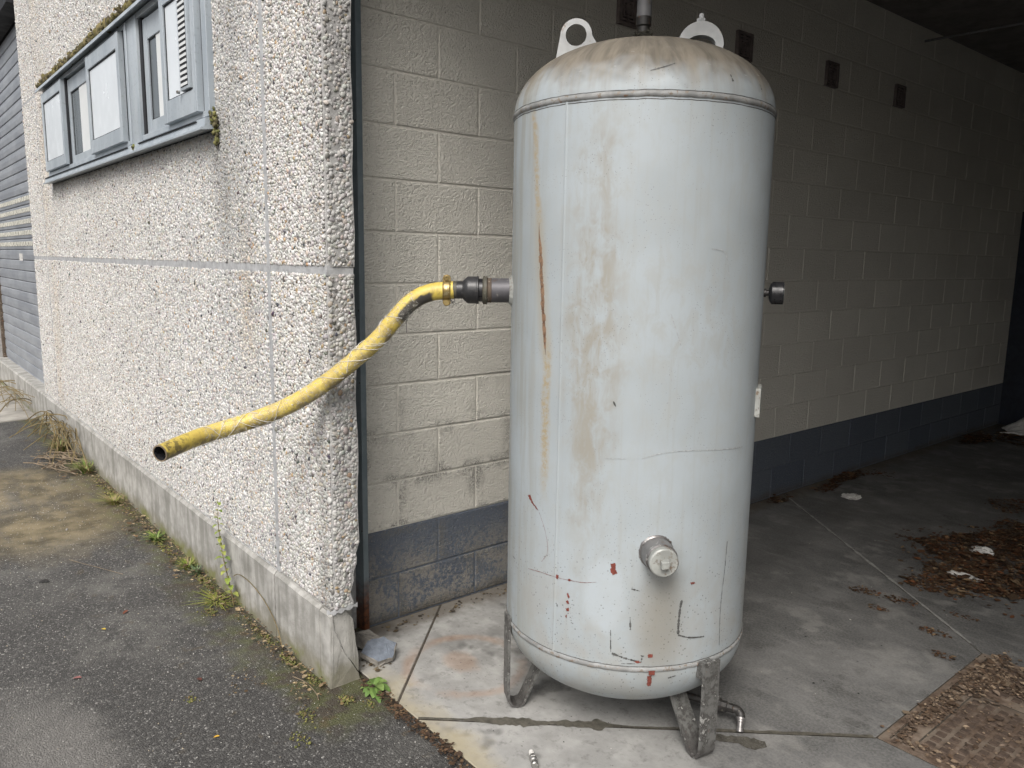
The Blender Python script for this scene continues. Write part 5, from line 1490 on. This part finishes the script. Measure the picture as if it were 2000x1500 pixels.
chunk('concrete_fragment', [(-0.05, -0.03), (0.035, -0.035), (0.05, 0.01), (0.01, 0.04), (-0.045, 0.03)], 0.045, (-2.512, 1.385, 0.0), mathutils.Euler((R_(-12), R_(8), R_(10))).to_matrix(), [M['stone']], 'dull brownish broken lump half hidden behind the blue-grey one', 6)

# ------------------------------------------------------------------ moss and grit
def moss(name, cl, label, cat, pal, flat=0.6, vertical=False):
    P, S, Cc, Rr = [], [], [], []
    for (x, y, z, rx, ry, rz, n, s) in cl:
        for k in range(n):
            P.append((x + random.gauss(0, 0.5) * rx, y + random.gauss(0, 0.5) * ry, z + abs(random.gauss(0, 0.5)) * rz if not vertical else z + random.gauss(0, 0.5) * rz))
            q_ = s * random.lognormvariate(0, 0.35); S.append((q_, q_ * random.uniform(0.7, 1), q_ * flat * random.uniform(0.7, 1.4)))
            c = random.choice(pal); f = random.uniform(0.6, 1.25); Cc.append((c[0] * f, c[1] * f, c[2] * f)); Rr.append((random.gauss(0, 0.3), random.gauss(0, 0.3), random.uniform(0, 6.28)))
    o = scatter(name, np.array(P), np.array(Rr), np.array(S), np.array(Cc), M['moss'], None, 1)
    return tag(o, label, cat, kind='stuff')
GRN = [(0.10, 0.115, 0.022), (0.15, 0.15, 0.035), (0.075, 0.08, 0.02), (0.13, 0.09, 0.035), (0.20, 0.18, 0.05)]
cl = [(-2.263, 1.163, -0.012, 0.03, 0.022, 0.010, 90, 0.0038), (-3.23, 1.03, -0.012, 0.05, 0.03, 0.010, 120, 0.0035), (-3.35, 1.09, -0.012, 0.12, 0.03, 0.010, 160, 0.0035), (-3.55, 1.12, -0.012, 0.15, 0.02, 0.012, 180, 0.004), (-2.63, 1.12, -0.012, 0.06, 0.02, 0.014, 110, 0.004),
      (-2.45, 1.13, -0.012, 0.06, 0.015, 0.012, 90, 0.004), (-2.27, 1.02, -0.012, 0.05, 0.03, 0.006, 70, 0.003), (-2.9, 1.125, -0.012, 0.15, 0.015, 0.010, 120, 0.0035), (-4.2, 1.10, -0.012, 0.3, 0.03, 0.010, 220, 0.004), (-5.2, 1.11, -0.012, 0.5, 0.03, 0.010, 260, 0.005), (-2.20, 1.22, -0.012, 0.03, 0.03, 0.005, 40, 0.003), (-2.6, 0.75, -0.012, 0.03, 0.02, 0.004, 30, 0.003), (-2.15, 0.95, -0.012, 0.06, 0.03, 0.004, 50, 0.0028)]
moss('moss', cl, 'yellow-green moss cushions on the asphalt along the plinth', 'moss', GRN)
cl = []
x = -6.80
while x < -3.75:
    cl.append((x, 1.148, 2.690, 0.035, 0.024, 0.018 + 0.022 * random.random(), int(22 + 16 * random.random()), 0.0085)); x += 0.034
moss('moss', cl, 'olive and brown moss cushions growing along the top of the window flashing', 'moss', [(0.10, 0.085, 0.025), (0.13, 0.11, 0.03), (0.075, 0.06, 0.022), (0.16, 0.13, 0.05), (0.06, 0.05, 0.025)], 1.3)
moss('moss', [(-3.292, 1.158, 2.045, 0.016, 0.012, 0.030, 70, 0.006), (-3.285, 1.162, 1.985, 0.014, 0.008, 0.05, 60, 0.005), (-4.36, 1.122, 2.03, 0.02, 0.005, 0.01, 14, 0.004)], 'tuft of green moss hanging at the right end of the window sill', 'moss', [(0.11, 0.115, 0.03), (0.16, 0.15, 0.05), (0.08, 0.07, 0.03)], 1.2, True)
n = 6000
gx = rng.uniform(-6.0, -1.25, n); gy = rng.uniform(0.08, 1.15, n); gy = np.where(gx > -2.4, rng.uniform(0.15, 1.25, n), gy)
gs_ = 0.0011 * rng.lognormal(0, 0.42, n) + 0.0002 * (-gx)
big_ = rng.random(n) > 0.994; gs_[big_] *= 2.6
gc = np.array([(0.42, 0.41, 0.385), (0.25, 0.24, 0.225), (0.16, 0.155, 0.15), (0.08, 0.08, 0.08), (0.40, 0.34, 0.25)])[rng.choice(5, n, p=[0.22, 0.22, 0.28, 0.22, 0.06])]
o = scatter('loose_grit', np.stack([gx, gy, np.full(n, -0.0135)], 1), rng.uniform(0, 6.28, (n, 3)), np.stack([gs_, gs_ * rng.uniform(0.6, 1, n), gs_ * rng.uniform(0.5, 0.9, n)], 1), gc, M['grit'], None, 1)
tag(o, 'loose pale grit scattered over the asphalt', 'grit', kind='stuff')

# ------------------------------------------------------------------ plants
def leaf_faces(V, F, Cc, base, d, up_, L, W, col, bend=0.25, n=4):
    """one leaf blade from base along d, drooping"""
    d = d.normalized(); side = d.cross(up_).normalized(); b = len(V)
    for i in range(n + 1):
        t = i / n; w = W * math.sin(math.pi * min(0.97, 0.06 + 0.88 * t ** 1.15)) ** 0.65 if i < n else W * 0.25
        c = base + d * L * t + up_ * (0.35 * L * t - bend * L * t * t * 1.6)
        V += [tuple(c - side * w + up_ * w * 0.25), tuple(c), tuple(c + side * w + up_ * w * 0.25)]
        f = 0.85 + 0.3 * t
        Cc += [(col[0] * f, col[1] * f, col[2] * f, 1)] * 3
    for i in range(n):
        for k in (0, 1): F.append((b + i * 3 + k, b + i * 3 + k + 1, b + i * 3 + k + 4, b + i * 3 + k + 3))
def plant_mesh(name, V, F, Cc, parent=None):
    off = world_off(parent)
    me = bpy.data.meshes.new(name); me.from_pydata([tuple(Vector(v) - off) for v in V], [], F); me.materials.append(M['green'])
    at = me.color_attributes.new('vcol', 'FLOAT_COLOR', 'POINT'); at.data.foreach_set('color', np.array(Cc, dtype=np.float32).ravel())
    me.polygons.foreach_set('use_smooth', [True] * len(me.polygons))
    o = bpy.data.objects.new(name, me); COL.objects.link(o); o.parent = parent
    return o
UP = Vector((0, 0, 1))
ros = thing('weed_rosette', (-2.262, 1.275, -0.012), 'small green weed rosette with rounded leaves at the cracked plinth corner', 'weed')
for k, (a, L, W, e) in enumerate([(-0.3, 0.085, 0.015, 0.12), (0.35, 0.075, 0.014, 0.35), (1.0, 0.055, 0.013, 0.7), (1.9, 0.05, 0.012, 0.7), (2.8, 0.055, 0.013, 0.35), (3.5, 0.045, 0.012, 0.25), (4.1, 0.05, 0.013, 0.15), (4.7, 0.045, 0.013, 0.15), (5.2, 0.055, 0.013, 0.12), (5.7, 0.065, 0.014, 0.2), (0.0, 0.07, 0.014, 0.55), (1.5, 0.035, 0.010, 1.2)]):
    V, F, Cc = [], [], []
    leaf_faces(V, F, Cc, Vector((-2.262, 1.275, 0.0)), Vector((math.cos(a), math.sin(a), e)), UP, L, W, random.choice([(0.13, 0.21, 0.055), (0.17, 0.25, 0.075), (0.10, 0.17, 0.045)]), 0.4, 6)
    plant_mesh('leaf', V, F, Cc, ros)
spr = thing('seedling_shoot', (-3.235, 1.132, 0), 'thin upright leafy shoot growing in front of the plinth', 'plant')
sp = smooth_path([(-3.225, 1.132, -0.01), (-3.262, 1.128, 0.09), (-3.307, 1.125, 0.17), (-3.338, 1.125, 0.25), (-3.352, 1.122, 0.34), (-3.333, 1.120, 0.45)], 6)
bm = bmesh.new(); tube(bm, sp, lambda i, a: 0.0028 * (1 - 0.7 * i / len(sp)), 6); from_bm('stem', bm, M['stem'], spr, smooth=True)
for i in range(3, len(sp), 2):
    for s in (0, 1):
        a = i * 1.3 + s * math.pi + random.uniform(-0.4, 0.4); V, F, Cc = [], [], []
        L = random.uniform(0.026, 0.045) * (1.15 - 0.5 * i / len(sp))
        leaf_faces(V, F, Cc, sp[i], Vector((math.cos(a), math.sin(a) * 0.6 - 0.2, 0.25)), UP, L, L * 0.30, random.choice([(0.20, 0.26, 0.05), (0.15, 0.22, 0.05), (0.27, 0.30, 0.08)]), 0.5, 3)
        plant_mesh('leaf', V, F, Cc, spr)
bm = bmesh.new()
tube(bm, smooth_path([(-3.24, 1.14, 0.12), (-3.199, 1.148, 0.140), (-3.10, 1.150, 0.146), (-3.011, 1.150, 0.137), (-2.93, 1.150, 0.118), (-2.857, 1.149, 0.09), (-2.79, 1.146, 0.05), (-2.732, 1.140, -0.012)], 6), 0.0017, 6)
o = from_bm('dry_runner', bm, M['stem'], None, smooth=True)
tag(o, 'thin wiry brown runner arching across the plinth face', 'stem')
def tuft(x, y, n, h, spread, pal, label, wide=0.0022, dry=0.2):
    V, F, Cc = [], [], []
    for k in range(n):
        a = random.uniform(0, 6.28); r = random.random() ** 0.5 * spread * 0.4
        b = Vector((x + r * math.cos(a), min(1.15, y + r * math.sin(a) * 0.6), -0.012))
        hh = h * random.uniform(0.45, 1.1); d = Vector((math.cos(a), math.sin(a) * 0.7 - 0.15, 0)).normalized(); lean = random.uniform(0.2, 0.9) * spread
        col = random.choice(pal) if random.random() > dry else (0.32, 0.25, 0.13); base = len(V); side = d.cross(UP)
        for i in range(4):
            t = i / 3; c = b + UP * hh * (t - 0.35 * t * t * random.uniform(0.5, 1.2)) + d * lean * t * t; w = wide * (1 - 0.85 * t)
            if c.y > 1.155: c.y = 1.155
            V += [tuple(c - side * w), tuple(c + side * w)]; Cc += [(*col, 1)] * 2
        for i in range(3): F.append((base + 2 * i, base + 2 * i + 1, base + 2 * i + 3, base + 2 * i + 2))
    o = plant_mesh('grass_tuft', V, F, Cc)
    return tag(o, label, 'grass', 'grass tufts along the plinth')
GP = [(0.13, 0.20, 0.045), (0.18, 0.25, 0.06), (0.10, 0.15, 0.035), (0.24, 0.27, 0.08)]
tuft(-4.27, 1.10, 80, 0.05, 0.09, GP, 'low leafy green tuft at the plinth foot below the hose end', 0.006, 0.05)
tuft(-3.78, 1.11, 110, 0.055, 0.08, [(0.22, 0.27, 0.04), (0.16, 0.22, 0.05)], 'bright green grass tuft at the plinth foot left of the leafy shoot', 0.003, 0.25)
tuft(-3.68, 1.12, 40, 0.05, 0.05, [(0.14, 0.20, 0.10), (0.12, 0.17, 0.09)], 'dull blue-green small-leaved tuft against the plinth beside the bright grass', 0.006, 0.05)
tuft(-5.10, 1.08, 130, 0.06, 0.14, [(0.20, 0.22, 0.05), (0.26, 0.25, 0.08)], 'yellowish thin grass patch at the plinth foot in the middle distance', 0.003, 0.35)
tuft(-5.95, 1.10, 150, 0.10, 0.14, GP, 'tall green grass tuft beside the dry twig heap', 0.004, 0.25)
tuft(-6.75, 1.08, 120, 0.12, 0.16, GP, 'farthest grass tuft, behind the dry twig heap', 0.004, 0.5)
tuft(-3.33, 1.09, 70, 0.018, 0.13, [(0.26, 0.28, 0.05), (0.20, 0.23, 0.05)], 'flat yellow-green creeping weed at the foot of the leafy shoot', 0.004, 0.1)
def twigs(name, n, x, y, rx, ry, L, r, label, lift, arch=0.0, mat='twig'):
    bm = bmesh.new()
    for k in range(n):
        a = random.gauss(0.25, 0.55) + (math.pi if random.random() < 0.5 else 0); l = L * random.uniform(0.4, 1.1)
        c = Vector((x + random.gauss(0, 0.5) * rx, y + random.gauss(0, 0.5) * ry, random.random() * lift - 0.008)); d = Vector((math.cos(a), math.sin(a) * 0.8, random.uniform(-0.03, 0.12)))
        p = [c + d * l * t + Vector((random.gauss(0, 0.012), random.gauss(0, 0.012), arch * math.sin(math.pi * (t + 0.5)) + random.gauss(0, 0.005))) for t in (-0.5, -0.2, 0.15, 0.5)]
        for q_ in p:
            q_.z = max(q_.z, -0.010)
            if q_.x > -7.86: q_.y = min(q_.y, 1.15)
        tube(bm, smooth_path(p, 3), r * random.uniform(0.6, 1.3), 5)
    o = from_bm(name, bm, M[mat])
    return o
tag(twigs('dry_twig_heap', 40, -6.3, 1.0, 0.32, 0.14, 0.28, 0.0035, '', 0.06), 'heap of dry tan stalks on the ground by the plinth, far left', 'twigs', kind='stuff')
tag(twigs('dry_bramble', 26, -6.75, 1.10, 0.75, 0.05, 0.9, 0.0035, '', 0.10, 0.16, 'stem'), 'tangle of thin brown bramble stems leaning on the plinth near the roller door', 'bramble', kind='stuff')
tag(twigs('dry_bramble', 18, -8.7, 1.05, 1.1, 0.06, 1.0, 0.004, '', 0.10, 0.10, 'stem'), 'thin brown weed stems growing in front of the roller door', 'weeds', kind='stuff')
bm = bmesh.new(); tube(bm, smooth_path([(-4.236, 0.68, -0.008), (-4.12, 0.725, -0.004), (-4.0, 0.785, -0.006), (-3.883, 0.843, -0.009)], 6), 0.0013, 6)
tag(from_bm('grass_stalk', bm, M['twig'], None, smooth=True), 'single pale curved stalk lying on the dark asphalt', 'stalk')
bm = bmesh.new(); tube(bm, smooth_path([(-2.52, 1.085, -0.009), (-2.44, 1.10, -0.003), (-2.36, 1.10, -0.006), (-2.32, 1.09, -0.010)], 6), 0.0016, 6)
tag(from_bm('grass_stalk', bm, M['twig'], None, smooth=True), 'short dry stalk lying in front of the cracked plinth corner', 'stalk')
def one_leaf(x, y, L, a, col, label):
    V, F, Cc = [], [], []
    leaf_faces(V, F, Cc, Vector((x, y, -0.010)), Vector((math.cos(a), math.sin(a), 0.02)), UP, L, L * 0.26, col, 0.15, 4)
    tag(plant_mesh('fallen_leaf', V, F, Cc), label, 'leaf')
one_leaf(-3.343, 0.631, 0.024, 0.5, (0.55, 0.40, 0.05), 'single yellow leaf lying on the asphalt')
one_leaf(-3.434, 0.735, 0.030, 2.2, (0.16, 0.055, 0.03), 'curled brown leaf on the asphalt just above the yellow leaf')
one_leaf(-2.992, 0.463, 0.030, 0.9, (0.26, 0.11, 0.10), 'pinkish brown leaf alone on the nearer asphalt')
one_leaf(-4.022, 0.515, 0.045, 1.0, (0.025, 0.022, 0.02), 'dark lump-like dead leaf on the asphalt near the brown dirt')
one_leaf(-2.72, 0.81, 0.030, 0.2, (0.10, 0.035, 0.025), 'dark red-brown leaf on the asphalt in front of the plinth joint')
one_leaf(-2.33, 0.735, 0.018, 1.2, (0.60, 0.36, 0.05), 'tiny orange leaf on the asphalt in front of the plinth corner')
